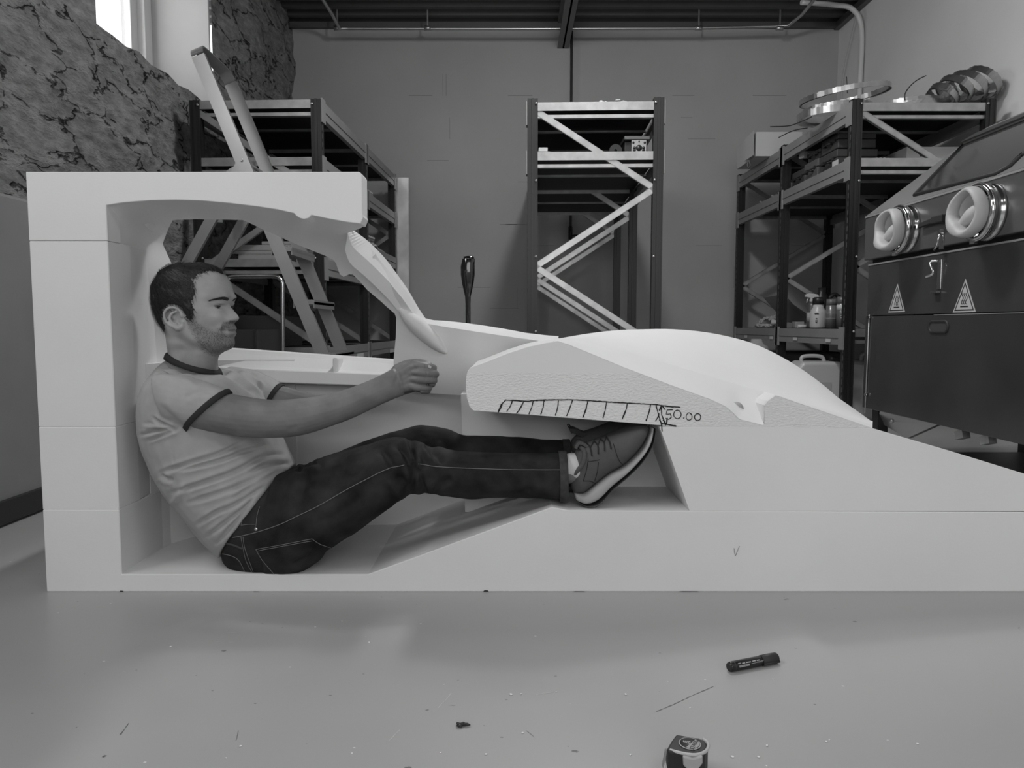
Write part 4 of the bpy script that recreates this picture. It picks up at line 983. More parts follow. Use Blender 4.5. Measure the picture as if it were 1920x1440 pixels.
yF = PX(1629, 490, XC).y; yN = yF - 1.62
def cx_(px, py, dx=0): return PX(px, py, XC) + Vector((dx, 0, 0))
zl, zm, zb_, zt_ = .935, .684, .232, 1.168
# lower body, upper apron and door
MB().b2((XC + .03, yN + .02, .235), (XC + .85, yF + .05, zl - .02)).build('body', mat('cabinet_body', .07, .4), cab)
MB().b2((XC, yN, zm + .002), (XC + .03, yF, zl)).build('apron', M_APRON, cab, bevel=.003)
MB().b2((XC - .006, yN, zb_), (XC + .028, yF, zm - .002)).build('door', M_DOOR, cab, bevel=.003)
MB().b2((XC + .02, yN, zl), (XC + .85, yF, zl + .04)).build('hood_gap_shade', M_DARK, cab)  # dark strip stands for the shade in the gap under the hood
# hood: upright glove panel, sloping window face, top
zh0 = at_y(yF, 487)
pz = [(XC - .015, zl + .022), (XC - .015, zt_), (XC + .47, 1.535), (XC + .85, 1.56), (XC + .85, zl + .022)]
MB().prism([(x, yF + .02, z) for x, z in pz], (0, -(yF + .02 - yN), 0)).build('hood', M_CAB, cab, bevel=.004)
def slope(u, v, h=0):          # u: distance along the depth, v 0..1 up the sloping face
    a, b = Vector((XC - .015, 0, zt_)), Vector((XC + .47, 0, 1.535)); p = a + (b - a) * v
    nn = Vector((-(b - a).z, 0, (b - a).x)).normalized(); return Vector((p.x, u, p.z)) + nn * h
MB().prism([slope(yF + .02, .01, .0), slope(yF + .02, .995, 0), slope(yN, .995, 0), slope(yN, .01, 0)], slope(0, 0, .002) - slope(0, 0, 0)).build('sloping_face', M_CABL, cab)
def from_px(px, py):           # ray on the sloping plane
    a, b, c = ray(px, py); p0 = slope(0, 0, .003); d = slope(0, 1) - slope(0, 0); nn = Vector((-d.z, 0, d.x)); o = Vector((0, 0, HC)); r = Vector((a, b, c))
    return o + r * ((p0 - o).dot(nn) / r.dot(nn))
wpx = [(1716, 367), (1808, 271), (1830, 264)]
A = from_px(1716, 367); B = from_px(1808, 272); Cc = from_px(1870, 326); D = from_px(1893, 314); E_ = from_px(1920, 290)
G = Vector((B.x, yN + .25, B.z)); H_ = Vector((E_.x + .1, yN + .25, E_.z + .08))
out = [A, B, G, Vector((E_.x, yN + .25, E_.z)), E_, D, Cc]
nn = (slope(0, 0, 1) - slope(0, 0, 0))
MB().prism(out, nn * .004).build('window_glass', mat('dark_glass', .03, .08, spec=.6), cab)
mb = MB(); mb.tube([p + nn * .004 for p in out], .009, 8, closed=True); mb.build('window_seal', M_DARK, cab)
L0_, L1_ = slope(yF - .0, .93, .006), slope(yN, .93, .006)
MB().prism([slope(B.y + .03, .915, .006), slope(B.y - .03, 1.0, .006), slope(yN, 1.0, .006), slope(yN, .915, .006)], nn * .016).build('window_lid_edge', mat('lid_dark', .05, .35), cab, bevel=.002)
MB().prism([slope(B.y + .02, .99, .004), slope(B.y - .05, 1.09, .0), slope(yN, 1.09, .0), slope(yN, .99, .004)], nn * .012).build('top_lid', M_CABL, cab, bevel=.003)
# bent edge line under the slope
MB().b2((XC - .018, yN, zt_ - .006), (XC - .012, yF + .018, zt_ + .002)).build('folded_edge', mat('pale_edge', .5, .3, metal=.5), cab)
MB().b2((XC - .003, yN, zl - .006), (XC + .002, yF, zl + .001)).build('apron_edge', MATS['pale_edge'], cab)
MB().b2((XC - .0075, yN, zm - .004), (XC - .0045, yF - .6, zm - .001)).build('door_highlight', MATS['pale_edge'], cab)  # pale strip drawn as the highlight along the door's top edge
# glove ports: steel ring, clamp band and the rolled glove cuff with the glove pushed in
M_GLOVE = mat('pale_rubber_glove', .46, .55, var=.08, vscale=8)
M_RING = mat('polished_ring', .62, .14, metal=1)
RY = Matrix.Rotation(-PI / 2, 3, 'Y')       # lathe axis z -> -x
for k, (px, py) in enumerate(((1702, 430), (1855, 398))):
    c = PX(px, py, XC - .015); r0 = .098
    MB().lathe([(r0 + .004, 0), (r0 + .006, .004), (r0 + .004, .012), (r0, .016), (r0, .03), (r0 + .004, .034), (r0 + .004, .052), (r0, .056), (r0 - .006, .058), (r0 - .006, 0)], c, 40, RY).build('port_ring', M_RING, cab)
    MB().tube([c + Vector((-.046, (r0 + .005) * math.cos(a), (r0 + .005) * math.sin(a))) for a in np.linspace(0, 2 * PI, 41)[:-1]], .0025, 6, closed=True).build('clamp_band', M_CHR, cab)
    MB().box(c + Vector((-.046, .01, -r0 - .008)), (.012, .03, .014)).build('clamp_screw', M_CHR, cab)
    # cuff: torus-like roll with folds, glove fingers folded over inside
    mb = MB(); rings = []; N_ = 44
    for j in range(N_):
        a = 2 * PI * j / N_; wob = .005 * math.sin(3 * a + k)
        low = max(0, math.cos(a - 3.9 if 0 else a + .9)) ** 4
        ring = []
        for i in range(12):
            b = 2 * PI * i / 12; rr_ = .0165 + .002 * math.sin(2 * a + 1) 
            rad_ = r0 - .018 + rr_ * .8 * math.cos(b) + wob * .4 - .022 * low * (i in (4, 5, 6, 7, 8))
            ring.append(c + Vector((-.078 - (.026 + .012 * low) * math.sin(b) - wob - .010 * low, rad_ * math.cos(a), rad_ * math.sin(a))))
        rings.append(ring)
    rings.append(rings[0]); mb.ring(rings, True, False, False); mb.build('glove_cuff', M_GLOVE, cab)
    mb = MB(); rings = []
    for j in range(40):                                  # membrane going inwards, gathered
        a = 2 * PI * j / 40; row = []
        for i in range(8):
            t = i / 7; rr_ = (r0 - .03) * (1 - .75 * t) ; w_ = .012 * t * math.sin(4 * a + 2 * t)
            row.append(c + Vector((-.07 + .065 * t, rr_ * math.cos(a) + w_, rr_ * math.sin(a) + w_ * .5)))
        rings.append(row)
    rings.append(rings[0]); mb.ring(rings, False, False, False); mb.build('glove_sleeve', M_GLOVE, cab, recalc=False)
    f1_ = [c + Vector((-.015, -.045, .02)), c + Vector((-.045, -.01, .0)), c + Vector((-.07, .025, -.03)), c + Vector((-.085, .045, -.055))]
    f2_ = [c + Vector((-.02, -.06, -.02)), c + Vector((-.05, -.035, -.045)), c + Vector((-.075, -.01, -.062))]
    MB().tube(spline(f1_, 6), [interp([(0, .036), (.5, .030), (1, .006)], i / 18) for i in range(19)], 14).build('glove_fold', M_GLOVE, cab)
    MB().tube(spline(f2_, 6), [interp([(0, .026), (.5, .022), (1, .006)], i / 12) for i in range(13)], 14).build('glove_fold', M_GLOVE, cab)
# lid handle, toggle latch
hc = PX(1762, 413, XC - .015)
MB().b2((hc.x - .028, hc.y - .06, hc.z - .014), (hc.x - .004, hc.y + .02, hc.z + .016)).build('latch_block', M_DARK, cab, bevel=.004)
MB().prism([hc + Vector((-.022, .01, -.008)), hc + Vector((-.022, .125, -.016)), hc + Vector((-.022, .125, .004)), hc + Vector((-.022, .01, .014))], (.014, 0, 0)).build('latch_lever', M_DARK, cab, bevel=.003)
lc = PX(1766, 446, XC - .015)
MB().b2((lc.x - .004, lc.y - .018, lc.z - .045), (lc.x, lc.y + .012, lc.z + .035)).build('catch_plate', M_CHR, cab, bevel=.001)
MB().tube([lc + Vector((-.008, 0, .02)), lc + Vector((-.012, 0, 0)), lc + Vector((-.022, 0, -.035)), lc + Vector((-.018, .02, -.045))], .004, 8).build('catch_hook', M_CHR, cab)
l2 = PX(1762, 510, XC)
MB().b2((l2.x - .004, l2.y - .016, l2.z - .07), (l2.x, l2.y + .012, l2.z + .05)).build('catch_plate', M_CHR, cab, bevel=.001)
MB().tube(spline([l2 + Vector((-.01, .0, .045)), l2 + Vector((-.03, .02, .04)), l2 + Vector((-.024, .008, -.005)), l2 + Vector((-.04, .03, -.018))], 5), .005, 8).build('catch_hook', M_CHR, cab)
MB().b2((l2.x - .02, l2.y - .012, l2.z - .085), (l2.x - .002, l2.y + .03, l2.z - .078)).build('catch_foot', M_CHR, cab)
# warning stickers
M_STK = mat('sticker_yellow_grey', .52, .45); M_INK = MATS['print_black']
for px0, pxm, px1, py0, py1 in ((1666, 1684, 1697, 532, 585.5), (1787, 1811, 1830, 523, 585.5)):
    a, b, t = PX(px0, py1, XC), PX(px1, py1, XC), PX(pxm, py0, XC)
    zc = (a.z + b.z) / 2; a.z = b.z = zc; t.y = (a.y + b.y) / 2
    st_ = MB().prism([a, b, t], (-.0015, 0, 0)).build('warning_sticker', M_STK, cab); st_['label'] = 'pale triangular hot surface warning sticker'
    g = (a + b + t) / 3; mb = MB()
    tri = [g + (p - g) * .86 + Vector((-.0018, 0, 0)) for p in (a, b, t)]; tri2 = [g + (p - g) * .74 + Vector((-.0018, 0, 0)) for p in (a, b, t)]
    mb.add(tri + tri2, [(0, 1, 4, 3), (1, 2, 5, 4), (2, 0, 3, 5)])
    h = t.z - zc; w = abs(a.y - b.y)
    mb.b2((g.x - .002, t.y - w * .17, zc + h * .155), (g.x - .0016, t.y + w * .17, zc + h * .195))
    for s in (-1, 0, 1):
        pts = [Vector((g.x - .0018, t.y - s * w * .085 + w * .035 * math.sin(i * 1.05), zc + h * (.24 + .042 * i))) for i in range(9)]
        mb.tube(pts, 0, flat=(w * .03, .0003), up=(1, 0, 0))
    mb.build('hot_surface_symbol', M_INK, st_, recalc=False)
# oval finger pull
oc = PX(1760, 612.5, XC - .006); mb = MB()
pts = [oc + Vector((-.001, .045 * (1 if math.cos(a) > 0 else -1) + .022 * math.cos(a), .022 * math.sin(a))) for a in np.linspace(0.001, 2 * PI, 33)[:-1]]
mb.tube(pts, .006, 8, closed=True); mb.build('finger_pull_rim', M_DARK, cab)
MB().prism([p + Vector((-.0005, 0, 0)) for p in pts], (-.0006, 0, 0)).build('finger_pull', mat('pull_grey', .06, .5), cab)
# hinge edge and screws
MB().tube([PX(1630, 590, XC - .01), PX(1622, 775, XC - .01)], .003, 6).build('hinge_rod', MATS['pale_edge'], cab)
for px, py in ((1633, 595.5), (1627.5, 740)):
    c = PX(px, py, XC - .006); MB().tube([c + Vector((0, .008, 0)), c + Vector((-.014, .002, 0))], .008, 10).build('hinge_screw', M_CHR, cab)
# base: funnel plates, brackets, legs
MB().prism([PX(1650, 770, XC + .05), PX(1762, 794, XC + .05), PX(1700, 822, XC + .09), PX(1646, 790, XC + .09)], (.02, 0, 0)).build('hopper_plate', mat('bright_sheet', .5, .25, metal=.8), cab)
MB().lathe([(.0001, 0), (.011, 0), (.011, .012), (.0001, .012)], PX(1674, 789, XC + .045), 14, RY).build('hopper_bolt', M_GALV, cab)
for px, py in ((1797, 817), (1845, 827)):
    c = PX(px, py, XC + .01); MB().prism([c + Vector((0, .03, .012)), c + Vector((0, -.02, .03)), c + Vector((0, -.03, -.004)), c + Vector((0, .02, -.018))], (.03, 0, 0)).build('hinge_bracket', M_GALV, cab)
for y in (yF, yN + .06):
    for x in (XC + .06, XC + .8): MB().b2((x, y - .03, 0), (x + .05, y + .03, .26)).build('leg', M_POST, cab)
MB().b2((XC + .15, yN + .1, .001), (XC + .7, yF - .25, .05)).build('floor_tray', mat('tray_dark', .09, .4), cab, bevel=.005)
# ================================================================ the man sitting in the foam model
man = thing('person', 'man in a pale ringer t-shirt and dark jeans sitting with arms stretched forward', 'person', (P(480, 1075, 1.9).x, 1.9, fp(222, 1077).z))
YM = 1.90
def proj(V):
    V = np.asarray(V, float); x, y, z = V[:, 0], V[:, 1], V[:, 2] - HC
    d = y * CT - z * ST; u = z * CT + y * ST
    return np.c_[960 + F * x / d, 720 - F * u / d]
def solid(parts, voxel, smooth=4, fac=.5):
    """fuse overlapping closed pieces into one continuous surface"""
    mb = MB()
    for p in parts: mb.add(p.v, p.f, True)
    me = bpy.data.meshes.new('raw'); me.from_pydata([tuple(p) for p in mb.v], [], mb.f)
    bm = bmesh.new(); bm.from_mesh(me); bmesh.ops.recalc_face_normals(bm, faces=bm.faces); bm.to_mesh(me); bm.free()
    o = bpy.data.objects.new('raw', me); C.objects.link(o)
    r = o.modifiers.new('r', 'REMESH'); r.mode = 'VOXEL'; r.voxel_size = voxel; r.use_smooth_shade = True
    if smooth:
        s = o.modifiers.new('s', 'SMOOTH'); s.factor = fac; s.iterations = smooth
    dg = bpy.context.evaluated_depsgraph_get(); dg.update()
    out = bpy.data.meshes.new_from_object(o.evaluated_get(dg))
    bpy.data.objects.remove(o); bpy.data.meshes.remove(me)
    return out
def coords(me):
    a = np.empty(len(me.vertices) * 3); me.vertices.foreach_get('co', a); return a.reshape(-1, 3)
def normals(me):
    a = np.empty(len(me.vertices) * 3); me.vertices.foreach_get('normal', a); return a.reshape(-1, 3)
def setco(me, V): me.vertices.foreach_set('co', V.ravel()); me.update()
def polydist(p, poly):          # distance of pixels p to a polyline and the position along it
    best = np.full(len(p), 1e9); along = np.zeros(len(p)); L = [0]
    for a, b in zip(poly, poly[1:]): L.append(L[-1] + math.dist(a, b))
    for i, (a, b) in enumerate(zip(poly, poly[1:])):
        a = np.array(a, float); ab = np.array(b, float) - a; t = np.clip(((p - a) @ ab) / (ab @ ab), 0, 1)
        d = np.linalg.norm(p - (a + t[:, None] * ab), axis=1); m = d < best
        best[m] = d[m]; along[m] = (L[i] + t[m] * (L[i + 1] - L[i])) / L[-1]
    return best, along
def folds(me, lst, side=.35):
    V = coords(me); N = normals(me); p = proj(V); w = np.clip((side - N[:, 1]) / .5, 0, 1); D = np.zeros(len(V))
    for poly, A, sg in lst:
        pts = [tuple(q) for q in spline([Vector((x, y)) for x, y in poly], 5)]
        d, t = polydist(p, pts); taper = np.clip(np.minimum(t, 1 - t) * 5 + .12, 0, 1)
        D += A * taper * (np.exp(-(d / sg) ** 2) - .45 * np.exp(-((d - 2.1 * sg) / (1.3 * sg)) ** 2))
    setco(me, V + N * (D * w)[:, None])
def add_mesh(name, me, m, parent, smooth=True):
    org = Vector(man.location)
    V = coords(me) - np.array(org); setco(me, V)
    me.materials.clear(); me.materials.append(m)
    me.polygons.foreach_set('use_smooth', np.ones(len(me.polygons), bool))
    o = bpy.data.objects.new(name, me); C.objects.link(o); o.parent = parent; WORLD[o.name] = org
    return o
def loft2(spec, Y, n=28, ex=2.3, capround=True):
    """rings given by two opposite silhouette pixels (or 3-D points) and the half depth"""
    mb = MB(); rings = []
    for k, s in enumerate(spec):
        a, b, ry = s[:3]; yy = s[3] if len(s) > 3 else Y
        fa, fb = (-.4, .1) if math.dist(a, (960, 610)) > math.dist(b, (960, 610)) else (.1, -.4)
        A, B = (P(*a, yy + fa * ry), P(*b, yy + fb * ry)); A.y = B.y = yy; c = (A + B) / 2; h = (B - A) / 2
        ring = []
        for j in range(n):
            t = 2 * PI * j / n; ct, st = math.cos(t), math.sin(t)
            ring.append(c + h * (math.copysign(abs(ct) ** (2 / ex), ct)) + Vector((0, ry, 0)) * math.copysign(abs(st) ** (2 / ex), st))
        rings.append(ring)
    # interpolate with a smooth curve along the loft
    out = []
    m = len(rings)
    cols_ = [spline([rings[i][j] for i in range(m)], 5) for j in range(n)]
    for i in range(len(cols_[0])): out.append([cols_[j][i] for j in range(n)])
    for end in (0, -1):
        e = out[end]; c = sum(e, Vector()) / n; prev = out[1 if end == 0 else -2]; d = c - sum(prev, Vector()) / n
        if d.length > 1e-6: d.normalize()
        if capround:
            r = min((p - c).length for p in e) * .5
            ext = [[c + (p - c) * .8 + d * r * .45 for p in e], [c + (p - c) * .4 + d * r * .8 for p in e]]
            out = (ext[::-1] + out) if end == 0 else (out + ext)
    mb.ring(out); return mb
def limb(pts, n=16):
    """tapered round limb: pixel, depth and radius in metres"""
    mb = MB(); c = [(P(x, y, Y), r) for x, y, Y, r in pts]
    return limb3(c, n)
def limb3(c, n=16, flat=1.0):
    mb = MB()
    P4 = spline([Vector((p.x, p.y, p.z, r)) for p, r in c], 6)
    a, b = P4[0], P4[-1]
    d0 = (Vector(P4[0][:3]) - Vector(P4[1][:3])).normalized(); d1 = (Vector(P4[-1][:3]) - Vector(P4[-2][:3])).normalized()
    pts = [Vector(a[:3]) + d0 * a[3] * .97, Vector(a[:3]) + d0 * a[3] * .75] + [Vector(q[:3]) for q in P4] + [Vector(b[:3]) + d1 * b[3] * .75, Vector(b[:3]) + d1 * b[3] * .97]
    rr = [a[3] * .25, a[3] * .68] + [q[3] for q in P4] + [b[3] * .68, b[3] * .25]
    mb.tube(pts, rr, n); return mb
# ---------------------------------------------------------------- head (pixels of the profile at depth YH)
YH, HS = 1.885, 1.885 / F * .985
HY = math.radians(8.5)                         # face turned a little towards the camera
HO = P(360, 586.5, YH)
rows = [(494.2, 368, 336, .016), (496, 384, 322, .032), (500, 398, 309, .047), (507, 410, 298, .059), (516, 419, 290, .067), (530, 426, 281, .0735), (545, 430, 276.5, .0762), (556, 432, 275, .0765), (566, 428.5, 275, .076), (574, 427, 275.5, .0752),
        (585, 428, 277.5, .0735), (598, 430, 283, .071), (610, 431, 291, .0685), (620, 431, 297, .0660), (632, 431, 302, .0625), (642, 430.5, 304, .0580), (649, 428, 305, .053), (654, 422, 305.5, .0500), (659, 410, 306, .0500), (666, 399, 305.5, .052), (676, 394.5, 303.5, .055), (690, 394.5, 300, .058), (705, 396, 300, .060), (725, 398, 300, .062)]
nose = [(556, 0), (563, 0.2), (569, 1.2), (575, 5), (582, 10.5), (588, 15.5), (592, 18.3), (595, 18.4), (598, 16.5), (601, 12.5), (604, 7), (607, 3), (610, 0)]
nsig = [(556, .007), (575, .0075), (588, .010), (594, .0125), (600, .0135), (608, .011)]
lips = [(606, 0), (609, 3.8), (612, 7.6), (615, 9.0), (617.3, 6), (618.6, .5), (620, 5.0), (623, 8.6), (626, 7.2), (629, 2.5), (632, .8), (636, 2.2), (641, 4.0), (646, 4.2), (650, 3.2), (654, 1)]
R_ = lambda i: [(r[0], r[i]) for r in rows]
def sm(pts):
    s = spline([Vector(p) for p in pts], 6); return [(p.x, p.y) for p in s]
XF, XB, WD = sm(R_(1)), [(a, b + 8 * max(0, min(1, (650 - a) / 30))) for a, b in sm(R_(2))], sm(R_(3))
def head_point(py, th):
    """point of the head surface: local x forward, y left (camera side negative), z up"""
    xf, xb, w = interp(XF, py), interp(XB, py), interp(WD, py)
    cx = 338 + 10 * min(1, max(0, (py - 560) / 60))
    c, s = math.cos(th), math.sin(th); ex = 2.25 + .45 * math.exp(-((py - 570) / 26) ** 2) if c > 0 else 2.1
    a = (xf - cx) if c > 0 else (cx - xb)
    x = cx + a * math.copysign(abs(c) ** (2 / ex), c); v = w * math.copysign(abs(s) ** (2 / ex), s)
    x = (x - 352) * HS; z = (585 - py) * HS; av = abs(v)
    if c > 0:
        g = lambda q, sg: math.exp(-(q / sg) ** 2)
        x += interp(nose, py) * HS * g(v, interp(nsig, py))
        if 588 < py < 607: x += .0045 * g(av - .0145, .005) * g(py - 598, 5)             # wings of the nose
        x += interp(lips, py) * HS * g(v, .024 if py < 631 else .020)
        x += .0045 * g(py - 556, 5) * g(av - .026, .022)                                  # brow ridge
        x -= .0080 * g(py - 573.5, 6.5) * g(av - .031, .0145)                              # eye socket
        x += .0062 * g(py - 568.3, 2.8) * g(av - .032, .016)                              # upper lid
        x += .0030 * g(py - 580, 3) * g(av - .033, .015)                                  # lower lid
        x -= .0035 * g(py - 602.5, 1.8) * g(av - .0075, .0035)                             # nostril
        x += .0045 * g(py - 594, 9) * g(av - .045, .016)                                  # cheek
        x -= .0035 * g(py - 614, 9) * g(av - .046, .012)
    jaw = interp([(300, 622), (350, 624), (380, 642), (410, 654), (435, 657)], x / HS + 352)
    d = py - jaw
    k = max(0, min(1, (x / HS + 352 - 318) / 30))
    v *= 1 + k * (.045 * math.exp(-((d + 9) / 9) ** 2) - .055 * math.exp(-((d - 9) / 8) ** 2))
    v *= 1 - .05 * math.exp(-((py - 560) / 22) ** 2) * max(0, c)                           # temples
    return Vector((x, v, z))
RH = Matrix.Rotation(-HY, 3, 'Z')
def HW(p): return HO + RH @ p
NT = 132
pys = [494.2 + .35 * k for k in range(0, 12)] + list(np.arange(499, 727, 1.25))
hm = MB(); hrings = [[head_point(py, 2 * PI * j / NT) for j in range(NT)] for py in pys]
hm.ring([[HW(p) for p in r] for r in hrings])
def to_local(px, py, v):        # head-local point at side distance v (camera side negative) seen at this pixel
    x = 0.
    for _ in range(8):
        Y = HO.y + (RH @ Vector((x, v, 0))).y; w = P(px, py, Y); q = RH.transposed() @ (w - HO); x = q.x
    return Vector((x, v, q.z))
def hpx(px, py, v):
    q = to_local(px, py, -abs(v)); q.y = v; return HW(q)
def photo_px(x, v, z):           # where a head-local point (or its mirror image on the near side) is seen
    X = np.c_[np.ravel(x), -np.abs(np.ravel(v)), np.ravel(z)] @ np.array(RH).T + np.array(HO); p = proj(X); return p[:, 0], p[:, 1]
ears = []
for sgn in (-1, 1):
    e = lambda px, py, out=0: hpx(px, py, sgn * (.0690 + .00045 * (342 - px) + out))
    hel = [(341, 593), (338, 584), (331, 578), (322, 576.5), (314, 579), (308.5, 586), (308, 595), (311, 603), (317, 609), (325, 613)]
    ears.append(limb3([(e(x, y, .004), .0036) for x, y in hel], 10))
    ears.append(limb3([(e(325, 613, .003), .0042), (e(333, 616, .002), .0062), (e(340, 613, .0), .006), (e(343, 606, -.002), .004)], 10))
    ears.append(limb3([(e(331, 584, .002), .003), (e(322, 588, .0035), .0036), (e(318, 597, .004), .0036), (e(323, 605, .003), .0034), (e(331, 608, .002), .003)], 10))
    ears.append(limb3([(e(344, 600, -.001), .0042), (e(343, 605, .0005), .0045)], 10))
    for a, b, r in ((326, 596, .0055), (320, 590, .005), (316, 598, .005), (326, 584, .005), (324, 606, .0055), (332, 602, .0055), (334, 592, .0055), (338, 609, .005)):
        ears.append(limb3([(e(a, b, -.006), r), (e(a + 1, b, -.012), r)], 10))
# ---------------------------------------------------------------- arms and hands
def fingers(fn):
    """right hand: list of limbs; fn maps (px, py, Y) to a point"""
    F_ = []
    yb = 1.775
    spec = [  # knuckle, middle joint, far joint, tip + radii
        ([(776, 684, yb + .012), (790, 686, yb + .004), (809, 689, yb + .012), (813, 690, yb + .034), (803, 692, yb + .047)], [.0105, .0098, .0086, .0082, .007]),
        ([(776, 697, yb + .008), (792, 699, yb), (812, 700.5, yb + .008), (817, 702, yb + .033), (804, 703, yb + .050)], [.0108, .0102, .0089, .0084, .007]),
        ([(774, 710, yb + .008), (789, 712, yb + .001), (809, 713, yb + .008), (814, 714, yb + .032), (802, 715, yb + .048)], [.0105, .0098, .0086, .0080, .007]),
        ([(768, 722, yb + .010), (781, 726, yb + .005), (799, 727.5, yb + .010), (805, 728, yb + .029), (796, 727, yb + .043)], [.0098, .0090, .0078, .0073, .0065])]
    for pts, rs in spec: F_.append(limb3([(fn(*p), r) for p, r in zip(pts, rs)], 14))
    # thumb: leaves the side of the palm near the wrist, lies along the top, over the curled index finger
    F_.append(limb3([(fn(745, 694, yb + .040), .015), (fn(764, 684, yb + .036), .0125), (fn(786, 680, yb + .024), .0098), (fn(802, 684, yb + .012), .0088), (fn(808, 688, yb + .008), .0070)], 14))
    # palm and back of the hand
    for a, b, ra, rb in (((742, 712), (778, 686), .021, .013), ((740, 716), (782, 698), .021, .0135), ((740, 720), (780, 711), .021, .013), ((742, 725), (774, 722), .019, .012)):
        F_.append(limb3([(fn(a[0], a[1], yb + .024), ra), (fn((a[0] + b[0]) / 2, (a[1] + b[1]) / 2, yb + .018), (ra + rb) / 2), (fn(b[0], b[1], yb + .012), rb)], 14))
    F_.append(limb3([(fn(748, 716, yb + .034), .020), (fn(780, 710, yb + .036), .016)], 14))
    return F_
near_arm = loft2([((290, 700), (345, 790), .06, 1.755), ((335, 708), (365, 802), .057, 1.748), ((395, 728), (395, 812), .053, 1.742), ((455, 742), (450, 821), .048, 1.742), ((510, 749), (510, 823), .045, 1.744), ((560, 747), (562, 818), .043, 1.75), ((605, 741), (612, 803), .041, 1.756), ((648, 730), (660, 785), .037, 1.766), ((690, 714), (706, 763), .031, 1.778), ((718, 701), (735, 750), .026, 1.788), ((738, 690), (756, 742), .021, 1.795)], 1.75, 24, 2.05)
hand = fingers(lambda x, y, Y: P(x, y, Y))
far_dx = Vector((-.022, 0, -.022))
def mirror(mb, dx=far_dx, yc=1.885):
    m = MB(); m.add([Vector((p.x, 2 * yc - p.y, p.z)) + dx for p in mb.v], [tuple(reversed(f)) for f in mb.f], True); return m
far_arm = limb([(438, 730, 2.045, .046), (480, 740, 2.06, .043), (525, 750, 2.062, .040), (570, 762, 2.06, .040), (620, 764, 2.04, .036), (680, 750, 2.01, .030), (732, 728, 1.985, .025)])
far_hand = [mirror(m) for m in hand]
core = loft2([((312, 690), (392, 700), .055), ((300, 720), (420, 712), .12), ((285, 760), (450, 740), .155), ((285, 820), (470, 780), .165), ((310, 890), (500, 840), .16), ((360, 960), (520, 890), .15), ((430, 1020), (545, 910), .14), ((500, 1040), (600, 900), .13)], YM, 24)
def leg_core(dy, k):
    return loft2([((500, 930), (500, 1040), .06), ((600, 895), (590, 1010), .062), ((690, 850), (690, 960), .055), ((760, 838), (765, 910), .048), ((830, 852), (825, 915), .043), ((900, 858), (900, 922), .045), ((1000, 862), (1000, 918), .036), ((1066, 862), (1068, 905), .030), ((1090, 870), (1084, 915), .028)], YM, 18) if k == 0 else \
        limb([(520, 960, 1.96, .07), (640, 900, 1.96, .065), (800, 850, 1.96, .048), (880, 862, 1.955, .045), (1000, 868, 1.95, .034), (1085, 868, 1.948, .03)])
lc = leg_core(0, 0); lc.v = [Vector((p.x, p.y - .10, p.z)) for p in lc.v]
# the leg core was traced at the body's mid plane: bring it to the near leg
lc = loft2([((500, 930), (500, 1040), .06), ((600, 895), (590, 1010), .062), ((690, 850), (690, 960), .055), ((760, 838), (765, 910), .048), ((830, 852), (825, 915), .043), ((900, 858), (900, 922), .045), ((1000, 862), (1000, 918), .036), ((1066, 858), (1068, 908), .033), ((1092, 868), (1088, 912), .028)], 1.80, 18)
body_me = solid([hm] + ears + [near_arm] + hand + [far_arm] + far_hand + [core, lc, leg_core(0, 1)], .0023, 3, .45)
# colour of the skin, the stubble and the lips as a mask attribute (true colour of the surface)
V = coords(body_me); pp = proj(V)
hl = (V - np.array(HO)) @ np.array(RH); hv = np.abs(hl[:, 1]); hx, hy = photo_px(hl[:, 0], hl[:, 1], hl[:, 2])
def inpoly(x, y, poly):
    c = np.zeros(len(x), bool); j = len(poly) - 1
    for i in range(len(poly)):
        (ax, ay), (bx_, by) = poly[i], poly[j]
        with np.errstate(divide='ignore', invalid='ignore'):
            c ^= ((ay > y) != (by > y)) & (x < (bx_ - ax) * (y - ay) / (by - ay + 1e-12) + ax)
        j = i
    return c
def softpoly(x, y, poly, r):
    d, _ = polydist(np.c_[x, y], list(poly) + [poly[0]]); ins = inpoly(x, y, poly)
    return np.clip(.5 + np.where(ins, d, -d) / (2 * r), 0, 1)
beard_poly = [(349, 592), (362, 592), (369, 606), (384, 614), (402, 620), (413, 614), (420, 605), (431, 602), (446, 603), (446, 611), (432, 613), (422, 616), (419, 623), (424, 630), (446, 631), (446, 655), (425, 666), (398, 666), (378, 655), (366, 636), (356, 616)]
onhead = (hy < 672) & (hy > 480) & (hx > 260) & (hx < 460) & (hv < .1)
beard = np.where(onhead, softpoly(hx, hy, beard_poly, 4.5), 0)
moust = np.where(onhead, softpoly(hx, hy, [(418, 604), (446, 601), (446, 611), (424, 613), (417, 622), (413, 618)], 2.5), 0)
lipm = np.where(onhead, softpoly(hx, hy, [(427, 614), (448, 611), (448, 628), (430, 627)], 2) * (hv < .026), 0)
a = body_me.color_attributes.new('skin_mask', 'FLOAT_COLOR', 'POINT')
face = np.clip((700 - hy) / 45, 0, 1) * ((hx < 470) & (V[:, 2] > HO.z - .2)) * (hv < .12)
a.data.foreach_set('color', np.c_[np.clip(beard * .42 + moust * .3, 0, 1), lipm, face, np.ones(len(V))].ravel())
